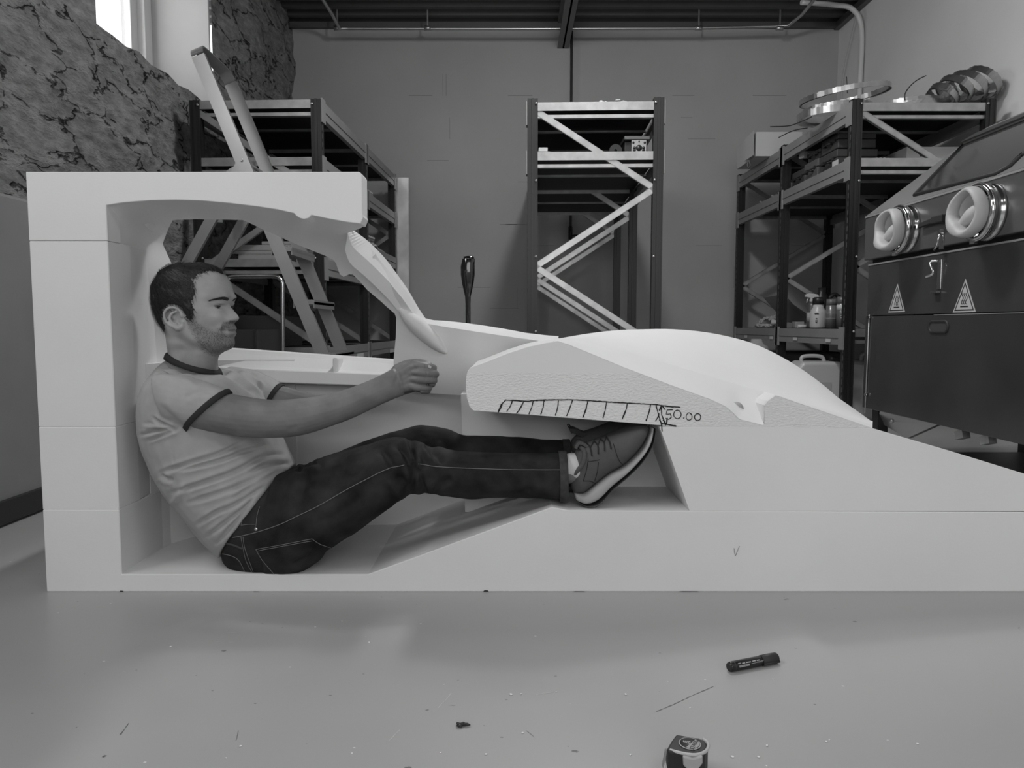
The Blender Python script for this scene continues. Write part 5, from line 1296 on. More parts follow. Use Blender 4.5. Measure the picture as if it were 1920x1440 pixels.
def skin_material():
    m = bpy.data.materials.new('skin'); m.use_nodes = True; n, l = m.node_tree.nodes, m.node_tree.links; b = n['Principled BSDF']
    b.inputs['Roughness'].default_value = .48; b.inputs['Specular IOR Level'].default_value = .35
    b.inputs['Subsurface Weight'].default_value = .08; b.inputs['Subsurface Radius'].default_value = (.006, .006, .006)
    at = n.new('ShaderNodeAttribute'); at.attribute_name = 'skin_mask'; sp = n.new('ShaderNodeSeparateColor'); l.new(at.outputs['Color'], sp.inputs['Color'])
    tc = n.new('ShaderNodeTexCoord')
    t1 = n.new('ShaderNodeTexNoise'); t1.inputs['Scale'].default_value = 22; t1.inputs['Detail'].default_value = 5; l.new(tc.outputs['Object'], t1.inputs['Vector'])
    cr = n.new('ShaderNodeValToRGB')
    for e, (p, g) in zip(cr.color_ramp.elements, ((.3, .155), (.7, .215))): e.position = p; e.color = (g, g, g, 1)
    l.new(t1.outputs['Fac'], cr.inputs['Fac'])
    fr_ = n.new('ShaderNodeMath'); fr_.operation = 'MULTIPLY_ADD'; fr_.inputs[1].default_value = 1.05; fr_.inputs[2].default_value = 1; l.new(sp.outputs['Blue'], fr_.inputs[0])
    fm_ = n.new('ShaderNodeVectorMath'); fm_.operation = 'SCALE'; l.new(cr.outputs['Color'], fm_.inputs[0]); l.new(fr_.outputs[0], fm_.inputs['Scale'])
    mp = n.new('ShaderNodeMapping'); mp.inputs['Scale'].default_value = (900, 900, 380); mp.inputs['Rotation'].default_value = (0, .5, 0); l.new(tc.outputs['Object'], mp.inputs['Vector'])
    t2 = n.new('ShaderNodeTexNoise'); t2.inputs['Scale'].default_value = 1; t2.inputs['Detail'].default_value = 3; l.new(mp.outputs['Vector'], t2.inputs['Vector'])
    mr = n.new('ShaderNodeMapRange'); mr.inputs['From Min'].default_value = .35; mr.inputs['From Max'].default_value = .6; mr.inputs['To Min'].default_value = .5; mr.inputs['To Max'].default_value = .95; l.new(t2.outputs['Fac'], mr.inputs['Value'])
    mu = n.new('ShaderNodeMath'); mu.operation = 'MULTIPLY'; l.new(mr.outputs['Result'], mu.inputs[0]); l.new(sp.outputs['Red'], mu.inputs[1])
    x1 = n.new('ShaderNodeMix'); x1.data_type = 'RGBA'; x1.inputs[7].default_value = (.26, .26, .26, 1); l.new(sp.outputs['Green'], x1.inputs[0]); l.new(fm_.outputs[0], x1.inputs[6])
    x2 = n.new('ShaderNodeMix'); x2.data_type = 'RGBA'; x2.inputs[7].default_value = (.03, .03, .03, 1); l.new(mu.outputs['Value'], x2.inputs[0]); l.new(x1.outputs[2], x2.inputs[6])
    l.new(x2.outputs[2], b.inputs['Base Color'])
    bp = n.new('ShaderNodeBump'); bp.inputs['Distance'].default_value = .0012; l.new(t2.outputs['Fac'], bp.inputs['Height']); l.new(mu.outputs['Value'], bp.inputs['Strength']); l.new(bp.outputs['Normal'], b.inputs['Normal'])
    return m
# small creases: knuckles, elbow, thumb nail is a separate part
folds(body_me, [([(797, 683), (799, 692)], -.0012, 1.6), ([(800, 696), (801, 705)], -.0012, 1.6), ([(797, 708), (798, 716)], -.0012, 1.6), ([(753, 684), (740, 722)], -.0008, 3), ([(742, 690), (752, 716), (754, 738)], -.0010, 2.5), ([(536, 806), (560, 800)], -.001, 4), ([(770, 689), (783, 686)], .0012, 3), ([(764, 700), (783, 699)], .0012, 3), ([(762, 711), (780, 712)], .0010, 3)])
body = add_mesh('body', body_me, skin_material(), man)
from mathutils.bvhtree import BVHTree
def bvh_of(me, off=None):
    V = coords(me) + (np.array(off) if off is not None else 0)
    return BVHTree.FromPolygons([tuple(v) for v in V], [tuple(p.vertices) for p in me.polygons])
O_ = Vector((0, 0, HC))
def hit(bv, px, py, up=.0008):
    r = Vector(ray(px, py)).normalized(); h = bv.ray_cast(O_, r)
    if h[0] is None: return None
    return h[0] + (h[1] if h[1].dot(r) < 0 else -h[1]) * up
def drape(bv, poly, step=3, up=.0008, smooth=True):
    pts = spline([Vector(p) for p in poly], 6) if smooth else [Vector(p) for p in poly]
    out = []
    for a, b in zip(pts, pts[1:]):
        k = max(1, int((b - a).length / step))
        for t in range(k):
            q = a + (b - a) * t / k; h = hit(bv, q.x, q.y, up)
            if h is not None: out.append(h)
    h = hit(bv, pts[-1].x, pts[-1].y, up)
    if h is not None: out.append(h)
    return out
bvB = bvh_of(body_me, man.location)
ll = drape(bvB, [(443, 618.6), (436, 618.8), (428, 620)], 2, .0002)
if len(ll) > 2: MB().tube(ll, .0007, 5).build('lip_line', mat('lip_shadow', .06, .7), man)  # dark tube paints the shade of the crease between the lips
# thumb nail
nl = [hit(bvB, x, y, .0006) for x, y in ((802, 684.5), (806, 685), (809, 688), (807.5, 691), (803, 689))]
if all(nl): MB().prism(nl, (0, -.0006, 0)).build('thumb_nail', mat('nail', .5, .2), man, recalc=True)
# ---------------------------------------------------------------- hair, brows, eyes
hair_poly = [(262, 484), (440, 484), (425, 517), (416, 513), (404, 508), (388, 508), (374, 513), (366, 523), (365, 538), (366, 552), (358, 566), (363, 580), (362, 597), (350, 600), (345, 586), (342, 577), (332, 571.5), (318, 571), (307, 577), (303, 588), (304, 600), (309, 612), (306, 632), (296, 640), (262, 640)]
hp_ = []; hr = random.Random(2)
import mathutils.noise as MN
rows_h = [py for py in pys if py < 645]
grid = []
for py in rows_h:
    r = []
    for j in range(NT * 2):
        th = 2 * PI * j / (NT * 2); p = head_point(py, th); r.append((p, p.x, p.z))
    grid.append(r)
ga = np.array([[tuple(q[0]) for q in r] for r in grid]); XX, YY = photo_px(ga[..., 0], ga[..., 1], ga[..., 2]); XX = XX.reshape(ga.shape[:2]); YY = YY.reshape(ga.shape[:2])
jit_ = np.array([[MN.noise(q[0] * 230) * 3.5 for q in r] for r in grid]); XX = XX + jit_; YY = YY + jit_ * .6
grid = [[(q[0], XX[i, j], YY[i, j]) for j, q in enumerate(r)] for i, r in enumerate(grid)]
mk_ = softpoly(XX.ravel(), YY.ravel(), hair_poly, 3.2).reshape(XX.shape)
hv_ = []; hroots = []; pj = [max(q[0].length for q in r) for r in grid]
for i, r in enumerate(grid):
    for j, (p, x, y) in enumerate(r):
        q0 = grid[i][(j + 1) % (NT * 2)][0] - grid[i][j - 1][0]; q1 = grid[min(i + 1, len(grid) - 1)][j][0] - grid[max(i - 1, 0)][j][0]
        nn = q0.cross(q1)
        nn = nn.normalized() if nn.length > 1e-12 else Vector((0, 0, 1))
        if nn.dot(p - Vector((-.01, 0, .0))) < 0: nn = -nn
        # combed strands: noise stretched along the direction the hair lies
        cd = Vector((p.x * 46 + p.z * 70, p.y * 230, (p.z * .55 + p.x * .8) * 230))
        cd2 = Vector((p.x * 20, p.y * 40, p.z * 40))
        strand = MN.noise(cd * 1.4) * .0009 + MN.noise(cd2) * .003
        if mk_[i, j] > .25 and hr.random() < .30 * min(1, pys[i] > 500 and 1 or .25) + (.02): hroots.append((p, nn, x, y))
        m = mk_[i, j]; top = .0030 + .0015 * max(0, min(1, (560 - y) / 60))
        hv_.append(HW(p + nn * (-.0025 + (top + strand * 1.3 + .0025) * min(1, m * 1.15)) - nn * .0012))
nj = NT * 2; fs = []
for i in range(len(grid) - 1):
    for j in range(nj):
        k = (j + 1) % nj
        if max(mk_[i, j], mk_[i + 1, j], mk_[i, k], mk_[i + 1, k]) > .02: fs.append((i * nj + j, i * nj + k, (i + 1) * nj + k, (i + 1) * nj + j))
fs.append(tuple(reversed(range(nj))))
mb = MB(); mb.add(hv_, fs, True)
def strands(mb, roots, width, seg=4):
    for p, nn, d, L, lift in roots:
        d = (d - nn * d.dot(nn)); d = d.normalized() if d.length > 1e-6 else Vector((1, 0, 0)); w = d.cross(nn).normalized(); pts = []
        for k in range(seg + 1):
            t = k / seg; pts.append((p + d * (L * t) + nn * (lift * math.sin(t * 2.2)) - Vector((0, 0, L * .10 * t * t)), width * (1 - .75 * t)))
        L_, R2 = [HW(q + w * ww) for q, ww in pts], [HW(q - w * ww) for q, ww in pts]
        m = seg + 1; mb.add(L_ + R2, [(k, k + 1, m + k + 1, m + k) for k in range(seg)], True)
crown = Vector(((304 - 352) * HS, 0, (585 - 512) * HS)); sr = []
for p, nn, x, y in hroots:
    d = p - crown; d = Vector((d.x + .018, d.y * .6, d.z - .012)) + Vector((hr.uniform(-1, 1), hr.uniform(-1, 1), hr.uniform(-1, 1))) * .022
    if p.x > .035: d = Vector((1, hr.uniform(-.4, .4), -.25))
    edge = x > 352 and y < 596; d = Vector((.35, 0, -1)) + Vector((hr.uniform(-.4, .4), 0, 0)) if edge and y > 524 else d
    sr.append((p + nn * hr.uniform(.0006, .0050), nn, d, hr.uniform(.012, .026) * (.5 if y > 600 or x > 350 else 1), hr.uniform(.0005, .003)))
strands(mb, sr, .00042)
hair = mb.build('hair', mat('dark_hair', .022, .5, var=.7, vscale=300, spec=.35, detail=3), man, recalc=False)
hm_ = MATS['dark_hair']
# short beard and moustache hairs
bN = normals(body_me); br_ = random.Random(5); sr = []; RT = RH.transposed(); om = Vector(man.location)
for i in np.nonzero((beard + moust) > .15)[0]:
    k = min(1, beard[i] * .75 + moust[i]); 
    if br_.random() > k * .95: continue
    p = Vector(hl[i]); nn = RT @ Vector(bN[i])
    mo = moust[i] > .5; d = Vector((.25, -.2 * (1 if p.y > 0 else -1) if not mo else .55 * (1 if p.y > 0 else -1), -1)) if mo else Vector((.75, 0, -.75))
    d += Vector((br_.uniform(-1, 1), br_.uniform(-1, 1), br_.uniform(-1, 1))) * .3
    sr.append((p - nn * .0003, nn, d, br_.uniform(.0025, .005) * (1.3 if mo else 1), br_.uniform(.0003, .0010)))
mb = MB(); strands(mb, sr, .00027, 3); mb.build('beard', mat('beard_hair', .035, .6, var=.8, vscale=260, spec=.2), man, recalc=False)
mbr = []
for sgn in (-1, 1):
    top_, bot = [], []
    for k in range(15):
        t = k / 14; av = .011 + .043 * t
        py = 561.5 - 4.0 * math.sin(t * 2.3) + 5 * t * t; h = (3.4 - 2.3 * t) * (1 if t > .08 else .6)
        def on(py_, av_):
            best = None
            for q in np.linspace(0, 1.4, 220):
                p = head_point(py_, sgn * q)
                if best is None or abs(abs(p.y) - av_) < best[0]: best = (abs(abs(p.y) - av_), p)
            return best[1]
        a_, b_ = on(py - h, av), on(py + h, av); o_ = Vector((.0007 * (1 - .5 * t), sgn * .0006 * t, 0))
        top_.append((HW(a_), HW(b_), HW((a_ + b_) / 2 + o_ * 1.6)))
    mb = MB(); rings = [[a, c, b, (a + b) / 2 - RH @ Vector((.003, 0, 0))] for a, b, c in top_]
    mb.ring(rings); sr = []
    for k in range(170):
        t = hr.random(); i_ = min(13, int(t * 14)); a, b, c_ = top_[i_]; q = RH.transposed() @ (a + (b - a) * hr.random() - HO)
        sr.append((q, Vector((.8, sgn * .6, 0)), Vector((-.35, sgn * 1.0, hr.uniform(.1, .7) * (1 - t) - .3 * t)), hr.uniform(.006, .011), .0012))
    strands(mb, sr, .0004, 3); mb.build('eyebrow', mat('brow_hair', .022, .75), man, recalc=False)
    ev = .0310 * sgn; c = None
    for q in np.linspace(0, 1.3, 300):
        p = head_point(573.5, sgn * q)
        if c is None or abs(p.y - ev) < abs(c.y - ev): c = p
    ec = Vector((c.x - .0078, ev, (585 - 573.8) * HS)); r = .0122
    eb = MB()._ell(HW(ec), (r, r, r), None, 24, 16).build('eye', mat('eye_white', .22, .15), man)
    oc_ = Vector((1, sgn * .42, 0)).normalized(); rt_ = Vector((-oc_.y, oc_.x, 0)); rs = r + .0009
    def sph(az, el, rad=rs): return HW(ec + (oc_ * (math.cos(az) * math.cos(el)) + rt_ * (math.sin(az) * math.cos(el)) + Vector((0, 0, 1)) * math.sin(el)) * rad)
    AZ = np.linspace(-1.35, 1.35, 25); up_e = lambda q: .24 * math.cos(q * 1.05) - .10; lo_e = lambda q: -.42 * math.cos(q * 1.0) - .02
    for nm_, e0, e1 in (('eyelid', up_e, lambda q: 1.35), ('eyelid', lambda q: -1.3, lo_e)):
        mb = MB(); rows_ = [[sph(q, e0(q) + (e1(q) - e0(q)) * k / 8) for k in range(9)] for q in AZ]; mb.ring(rows_, False, False, False)
        mb.build(nm_, mat('eyelid_skin', .34, .5), man, recalc=False)
    mb = MB(); mb.tube([sph(q, up_e(q), rs + .0004) for q in AZ[4:-4]], [.0003 + .0007 * math.cos(q) for q in AZ[4:-4]], 6); mb.build('eyelashes', mat('brow_hair', .022, .75), man)
    g = RH @ Vector((1, sgn * .02, -.03)).normalized()
    A = Matrix(((g.cross(Vector((0, 0, 1))).normalized()), g.cross(g.cross(Vector((0, 0, 1)))).normalized(), g)).transposed()
    MB().lathe([(.0001, r + .0006), (.0042, r + .0002), (.0075, r * .82)], HW(ec), 20, A).build('iris', mat('iris_dark', .02, .08), eb)
# ---------------------------------------------------------------- t-shirt
torso = loft2([((308, 676), (398, 704), .048), ((297, 684), (412, 702), .088), ((287, 694), (426, 701), .125), ((272, 716), (443, 700), .176), ((260, 745), (462, 712), .190), ((255, 785), (482, 740), .192), ((258, 826), (500, 775), .190), ((272, 870), (516, 812), .186), ((297, 920), (534, 845), .182), ((336, 972), (546, 866), .178), ((376, 1018), (549, 872), .172), ((411, 1050), (547, 876), .166)], YM, 36, 2.35, False)
sl_near = loft2([((285, 694), (335, 800), .066, 1.765), ((318, 697), (342, 806), .068, 1.752), ((362, 708), (346, 806), .064, 1.745), ((400, 720), (350, 805), .060, 1.742), ((428, 733), (353, 806), .057, 1.742)], 1.75, 24, 2.1, False)
sl_far = loft2([((430, 686), (415, 745), .055, 2.02), ((470, 692), (450, 760), .056, 2.05), ((505, 706), (485, 770), .052, 2.06), ((527, 720), (504, 770), .048, 2.062)], 2.05, 20, 2.1, False)
shirt_me = solid([torso, sl_near, sl_far], .0034, 5, .5)
sf = [([(333, 804), (300, 806), (262, 816)], -.0045, 3.2), ([(328, 803), (304, 795), (286, 783)], -.0045, 3), ([(333, 806), (305, 815), (278, 826)], -.004, 3), ([(322, 803), (295, 800), (267, 800)], .003, 3),
      ([(460, 826), (409, 851), (351, 870), (298, 887)], -.0050, 3.6), ([(501, 834), (453, 848), (409, 864), (330, 884)], -.0045, 3.4), ([(531, 852), (492, 857), (440, 884), (380, 906), (318, 925)], -.0055, 4), ([(500, 890), (455, 908), (410, 925), (350, 944)], -.004, 4),
      ([(497, 911), (440, 946), (402, 963), (366, 986)], -.0045, 3.6), ([(480, 928), (450, 958), (415, 985), (385, 1008)], -.0045, 3.4), ([(467, 948), (422, 1001), (400, 1022)], -.0045, 3.4), ([(520, 880), (470, 905), (430, 932)], .003, 4), ([(545, 870), (500, 872), (470, 885)], -.004, 4),
      ([(300, 890), (310, 897), (325, 900)], -.004, 4), ([(345, 905), (330, 935), (318, 945)], .003, 5), ([(290, 700), (325, 698), (365, 698)], -.0035, 3), ([(295, 705), (340, 712), (372, 725)], .002, 5), ([(300, 690), (330, 690), (372, 703)], -.0025, 3),
      ([(410, 697), (445, 715), (478, 742)], -.003, 3), ([(425, 695), (455, 712), (482, 735)], .003, 3), ([(440, 695), (468, 710), (486, 728)], -.003, 3), ([(452, 697), (476, 708), (494, 722)], .003, 3), ([(466, 699), (482, 712), (490, 732)], -.003, 3),
      ([(320, 830), (322, 850), (326, 870)], -.0012, 1.6), ([(345, 745), (375, 735), (400, 735)], -.002, 5), ([(300, 760), (330, 790), (345, 800)], -.002, 6)]
sf = [(p, a * 1.35, g * .95) for p, a, g in sf]
folds(shirt_me, sf, .6)
V = coords(shirt_me); N_ = normals(shirt_me)
D = np.array([MN.noise(Vector((v[0] * 26 + v[2] * 14, v[1] * 16, v[2] * 26 - v[0] * 14))) * .0016 + MN.noise(Vector(v) * 9) * .003 for v in V]); setco(shirt_me, V + N_ * D[:, None])
M_SHIRT = mat('pale_jersey', .40, .85, var=.05, vscale=40, bump=.08, bscale=700, spec=.2)
bvS = bvh_of(shirt_me)
shirt = add_mesh('t_shirt', shirt_me, M_SHIRT, man)
M_TRIM = mat('dark_rib', .022, .85)
# dark ribbed collar and sleeve bands
def band(pts, w, th, name, closed=True, up=None, parent=shirt):
    return MB().tube(pts, 0, flat=(th, w), closed=closed, up=up).build(name, M_TRIM, parent)
nv = BVHTree.FromPolygons([tuple(p) for p in hm.v], [tuple(f) for f in hm.f])
ncen = P(352, 682, YM); ncen.y = YH; col = []
for k in range(56):
    a = 2 * PI * k / 56; c, s = math.cos(a), math.sin(a)
    tgt = P(354 + 52 * c, 681.5 + 16.5 * c, YM); zc = tgt.z + .006 * abs(s)             # plane of the neckline, low in front
    d = Vector((c, s, 0)); o = Vector((ncen.x + .004, ncen.y, zc)); h = nv.ray_cast(o + d * .2, -d)
    r_ = (h[0] - o).length if h[0] is not None else .06
    col.append((o, d, r_))
mb = MB(); rings = []
for o, d, r_ in col:
    t_ = Vector((0, 0, 1))
    rings.append([o + d * (r_ + .0095) - t_ * .0085, o + d * (r_ + .0068) + t_ * .000, o + d * (r_ + .0032) + t_ * .0055, o + d * (r_ - .002) + t_ * .006, o + d * (r_ - .004) - t_ * .010])
rings.append(rings[0]); mb.ring(rings, True, False, False); mb.build('collar_band', M_TRIM, shirt)
def sleeve_band(a, b, ry, Y, dirx, w):
    A, B = P(*a, Y), P(*b, Y); c = (A + B) / 2; h = (B - A) / 2; d = Vector((h.z, 0, -h.x)).normalized()
    if d.x < 0: d = -d
    mb = MB(); rings = []
    for j in range(40):
        t = 2 * PI * j / 40; ct, st_ = math.cos(t), math.sin(t); e = lambda f: c + (h * math.copysign(abs(ct) ** (2 / 2.1), ct) + Vector((0, ry * math.copysign(abs(st_) ** (2 / 2.1), st_), 0))) * f
        rings.append([e(1.0) - d * w * .5, e(1.028) - d * w * .4, e(1.028) + d * w * .4, e(1.005) + d * w * .5, e(.93) + d * w * .45, e(.93) - d * w * .4])
    rings.append(rings[0]); mb.ring(rings, True, False, False); return mb.build('sleeve_band', M_TRIM, shirt)
sleeve_band((428, 733), (352, 806), .058, 1.742, 1, .0135)
sleeve_band((527, 721), (503, 771), .049, 2.062, 1, .013)
# ---------------------------------------------------------------- jeans
pelvis = loft2([((432, 1010), (535, 892), .150), ((416, 1050), (550, 876), .163), ((436, 1074), (582, 868), .168), ((490, 1094), (618, 866), .165), ((545, 1080), (640, 880), .13)], YM, 30, 2.4)
leg_n = loft2([((520, 890), (500, 1094), .080, 1.81), ((572, 868), (552, 1086), .088, 1.803), ((640, 847), (622, 1032), .086, 1.80), ((700, 829), (690, 984), .080, 1.797), ((742, 820), (742, 948), .073, 1.795), ((776, 826), (772, 930), .067, 1.795), ((820, 839), (808, 930), .064, 1.797), ((880, 847), (872, 937), .061, 1.80), ((960, 850), (960, 937), .058, 1.80), ((1020, 849), (1020, 938), .056, 1.80), ((1060, 848), (1061, 939), .055, 1.80)], 1.8, 28, 2.2, False)
leg_f = loft2([((540, 890), (540, 1040), .075, 1.985), ((600, 862), (600, 1000), .078, 1.98), ((700, 821), (690, 950), .072, 1.97), ((770, 800), (768, 915), .064, 1.962), ((805, 797), (800, 903), .060, 1.96), ((838, 804), (832, 900), .058, 1.958), ((875, 815), (872, 905), .056, 1.956), ((960, 818), (960, 908), .054, 1.954), ((1066, 826), (1066, 910), .050, 1.952)], 1.96, 24, 2.2, False)
jeans_me = solid([pelvis, leg_n, leg_f], .0036, 4, .5)
jf = [([(769, 824), (777, 868), (770, 924)], -.008, 5), ([(741, 834), (760, 852), (772, 888)], -.007, 5), ([(783, 872), (790, 905), (800, 926)], -.007, 5), ([(806, 836), (818, 852), (832, 870)], -.006, 6), ([(714, 844), (728, 860), (738, 880)], -.006, 6), ([(790, 830), (796, 850), (810, 868)], .005, 5), ([(755, 826), (768, 848), (776, 870)], .005, 4), ([(745, 890), (760, 905), (765, 926)], -.006, 6), ([(728, 900), (745, 925), (755, 935)], .005, 6), ([(812, 925), (830, 905), (850, 897)], -.004, 6), ([(780, 840), (786, 880), (784, 915)], .004, 4),
      ([(840, 860), (900, 864), (960, 862)], -.002, 6), ([(975, 862), (1000, 872), (1035, 866)], -.003, 6), ([(985, 905), (1000, 925), (1030, 930)], -.003, 7), ([(900, 915), (950, 920), (1000, 912)], .002, 8),
      ([(548, 880), (575, 874), (600, 866)], -.007, 5), ([(556, 872), (585, 880), (596, 862)], .005, 4), ([(520, 935), (535, 915), (540, 895)], -.003, 7), ([(560, 940), (568, 915), (575, 890)], -.003, 7), ([(600, 980), (640, 960), (690, 920)], -.003, 9), ([(600, 1020), (650, 1000), (690, 975)], .003, 8), ([(545, 1060), (580, 1045), (620, 1030)], -.005, 5), ([(640, 885), (660, 895), (690, 875)], -.003, 7)]
jf = [(p, a * 1.4, g) for p, a, g in jf]
folds(jeans_me, jf, .6)
V = coords(jeans_me); N_ = normals(jeans_me)
D = np.array([MN.noise(Vector(v) * 14) * .0028 + MN.noise(Vector(v) * 30) * .0014 for v in V]); setco(jeans_me, V + N_ * D[:, None])
def denim():
    m = mat('dark_denim', .021, .8, var=.75, vscale=15, bump=.25, bscale=900, spec=.25, detail=8); return m
bvJ = bvh_of(jeans_me)
jeans = add_mesh('jeans', jeans_me, denim(), man)
M_ST = mat('stitch_thread', .17, .8); M_DEN2 = mat('denim_edge', .05, .8)
def stitch(name, polys, r=.0008, m=M_ST, smooth=True):
    for poly in polys:
        pts = drape(bvJ, poly, 3, .0009, smooth)
        if len(pts) > 2: MB().tube(pts, r, 5).build(name, m, jeans)
stitch('seam', [[(437, 1008), (477, 999), (523, 984), (559, 967), (600, 947), (650, 918), (690, 897), (725, 880), (758, 872)], [(785, 870), (830, 876), (907, 879), (980, 881), (1056, 881)]], .0010)
stitch('pocket_stitching', [[(480, 1030), (530, 1021), (585, 1010)], [(585, 1010), (600, 1020), (621, 1027)], [(480, 1030), (492, 1050), (514, 1076)], [(482, 1033), (530, 1024), (584, 1014)]])
stitch('yoke_stitching', [[(452, 1006), (456, 1028), (462, 1052), (473, 1073)], [(456, 1006), (460, 1030), (476, 1074)]])
stitch('front_pocket_stitching', [[(468, 950), (458, 968), (452, 985)], [(452, 985), (465, 983), (478, 983)], [(487, 950), (482, 968), (480, 988)]])
stitch('belt_loop', [[(421, 1018), (438, 1022), (455, 1029)]], .0028, M_DEN2)
stitch('waistband_edge', [[(418, 1038), (437, 1043), (449, 1052), (459, 1071)]], .0009)
rv_ = hit(bvJ, 480, 992, .0012)
if rv_: MB()._ell(rv_, (.0045, .002, .0045), None, 14, 8).build('rivet', mat('rivet_metal', .6, .25, metal=1), jeans)
# turned hem of the near leg
def hem(a, b, ry, Y, w=.016):
    A, B = P(*a, Y), P(*b, Y); c = (A + B) / 2; h = (B - A) / 2; d = Vector((1, 0, 0)); mb = MB(); rings = []
    for j in range(36):
        t = 2 * PI * j / 36; ct, st_ = math.cos(t), math.sin(t); e = lambda f: c + (h * math.copysign(abs(ct) ** (2 / 2.2), ct) + Vector((0, ry * math.copysign(abs(st_) ** (2 / 2.2), st_), 0))) * f
        rings.append([e(1.0) - d * w, e(1.03) - d * w * .95, e(1.035) + d * .002, e(1.0) + d * .004, e(.9) + d * .001, e(.88) - d * w])
    rings.append(rings[0]); mb.ring(rings, True, False, False); mb.build('hem', mat('denim_hem', .045, .85, var=.4, vscale=60), jeans)
hem((1059, 847), (1061, 940), .056, 1.80); hem((1066, 825), (1066, 911), .051, 1.952)
# ---------------------------------------------------------------- socks and shoes
M_SOCK = mat('white_sock', .62, .9); M_SOCK2 = MATS['white_sock']
MB_s = loft2([((1050, 856), (1052, 912), .033), ((1066, 850), (1070, 905), .034), ((1082, 850), (1086, 910), .034), ((1098, 862), (1098, 916), .030)], 1.80, 22, 2.1); MB_s.build('sock', M_SOCK, man)
sk2 = loft2([((1055, 838), (1055, 896), .033), ((1068, 834), (1070, 892), .034), ((1080, 835), (1084, 893), .033), ((1096, 845), (1096, 897), .030)], 1.948, 20, 2.1); sk2.build('sock', M_SOCK, man)
M_UP = mat('grey_nubuck', .09, .75, var=.12, vscale=30, bump=.1, bscale=400); M_SOLE = mat('pale_midsole', .42, .7, var=.05); M_OUT = mat('outsole', .07, .6); M_KNIT = mat('knit_collar', .10, .9, bump=.6, bscale=500); M_LACE = mat('dark_lace', .02, .8)
def shoe(dx, dy, Y, sgn, near=True):
    q = lambda a: (a[0] + dx, a[1] + dy)
    up_ = [((1081, 925), (1069, 893), .024), ((1096, 924), (1074, 872), .033), ((1116, 909), (1080, 843), .036), ((1142, 889), (1098, 829), .038), ((1168, 874), (1124, 820), .042), ((1189, 855), (1152, 809), .045), ((1204, 836), (1176, 799), .044), ((1213, 818), (1194, 794), .038), ((1217, 806), (1207, 794), .022)]
    sh_ = loft2([(q(a), q(b), w) for a, b, w in up_], Y, 26, 2.35)
    sv = bmesh.new()
    o = sh_.build('shoe', M_UP, man, subsurf=0)
    sole = [((1082, 938), (1077, 921), .026), ((1099, 944), (1094, 922), .035), ((1122, 936), (1115, 906), .038), ((1146, 912), (1141, 886), .038), ((1171, 890), (1167, 871), .044), ((1194, 866), (1188, 852), .047), ((1210, 845), (1203, 834), .046), ((1220, 825), (1213, 812), .041), ((1225, 802), (1217, 799), .028)]
    rings = MB()
    s_ = loft2([(q(a), q(b), w) for a, b, w in sole], Y, 26, 3.2); s_.build('midsole', M_SOLE, o)
    outs = [((1086, 942), (1084, 937), .024), ((1101, 948), (1099, 943), .034), ((1123, 944), (1122, 936), .036), ((1147, 917), (1146, 911), .036), ((1173, 894), (1171, 888), .042), ((1197, 869), (1194, 865), .046), ((1213, 847), (1210, 843), .045), ((1223, 826), (1220, 823), .040), ((1228, 803), (1225, 801), .026)]
    loft2([(q(a), q(b), w) for a, b, w in outs], Y, 22, 3.2).build('outsole', M_OUT, o)
    bv = BVHTree.FromPolygons([tuple(p) for p in sh_.v], sh_.f)
    if near:
        col_ = drape(bv, [(1072, 896), (1084, 882), (1094, 866), (1096, 848), (1088, 838)], 2, .002)
        if len(col_) > 3: MB().tube(col_, .0055, 8).build('collar', M_KNIT, o)
        for k, (a, b, c) in enumerate((((1100, 831), (1107, 840), (1110, 855)), ((1114, 827), (1121, 836), (1122, 851)), ((1126, 823), (1133, 831), (1134, 846)), ((1137, 819), (1143, 829), (1146, 842)))):
            l_ = drape(bv, [a, b, c], 2, .0014)
            if len(l_) > 2: MB().tube(l_, .0018, 6).build('lace', M_LACE, o)
            if k < 3:
                d = ((1114, 827), (1126, 823), (1137, 819))[k]; l_ = drape(bv, [b, d], 2, .0012)
                if len(l_) > 2: MB().tube(l_, .0015, 6).build('lace', M_LACE, o)
        for s in ([(1168, 872), (1160, 862), (1154, 845), (1150, 832)], [(1094, 901), (1100, 880), (1103, 862)], [(1103, 866), (1124, 862)], [(1115, 902), (1120, 884), (1122, 866)], [(1093, 902), (1106, 902), (1116, 906)]):
            l_ = drape(bv, s, 2, .0004)
            if len(l_) > 2: MB().tube(l_, .0009, 5).build('shoe_seam', M_LACE, o)
        tg = [P(x + dx, y + dy, Y) for x, y in ((1078, 838), (1084, 828), (1096, 832), (1106, 840))]
        MB().tube(spline(tg, 5), 0, flat=(.05, .007), up=(0, 0, 1)).build('tongue', M_KNIT, o)
    else:
        lp = [P(x, y, Y) for x, y in ((1072, 808), (1066, 800), (1064, 796.5), (1067, 796), (1071, 802), (1074, 808))]
        MB().tube(spline(lp, 5), .0016, 6).build('pull_loop', M_LACE, o)
        tg = [P(x, y, Y) for x, y in ((1069, 806), (1076, 806), (1088, 812), (1100, 816))]
        MB().tube(spline(tg, 5), 0, flat=(.05, .012), up=(0, 0, 1)).build('tongue', MATS['black_plastic'], o)  # black colour puts the footwell's shade into the far tongue
    return o
shoe(0, 0, 1.80, -1, True)
shoe(-8, -19, 1.945, 1, False)
# ================================================================ small things on the floor
flo = bpy.data.objects['floor']; WORLD['floor'] = Vector((0, 0, 0))
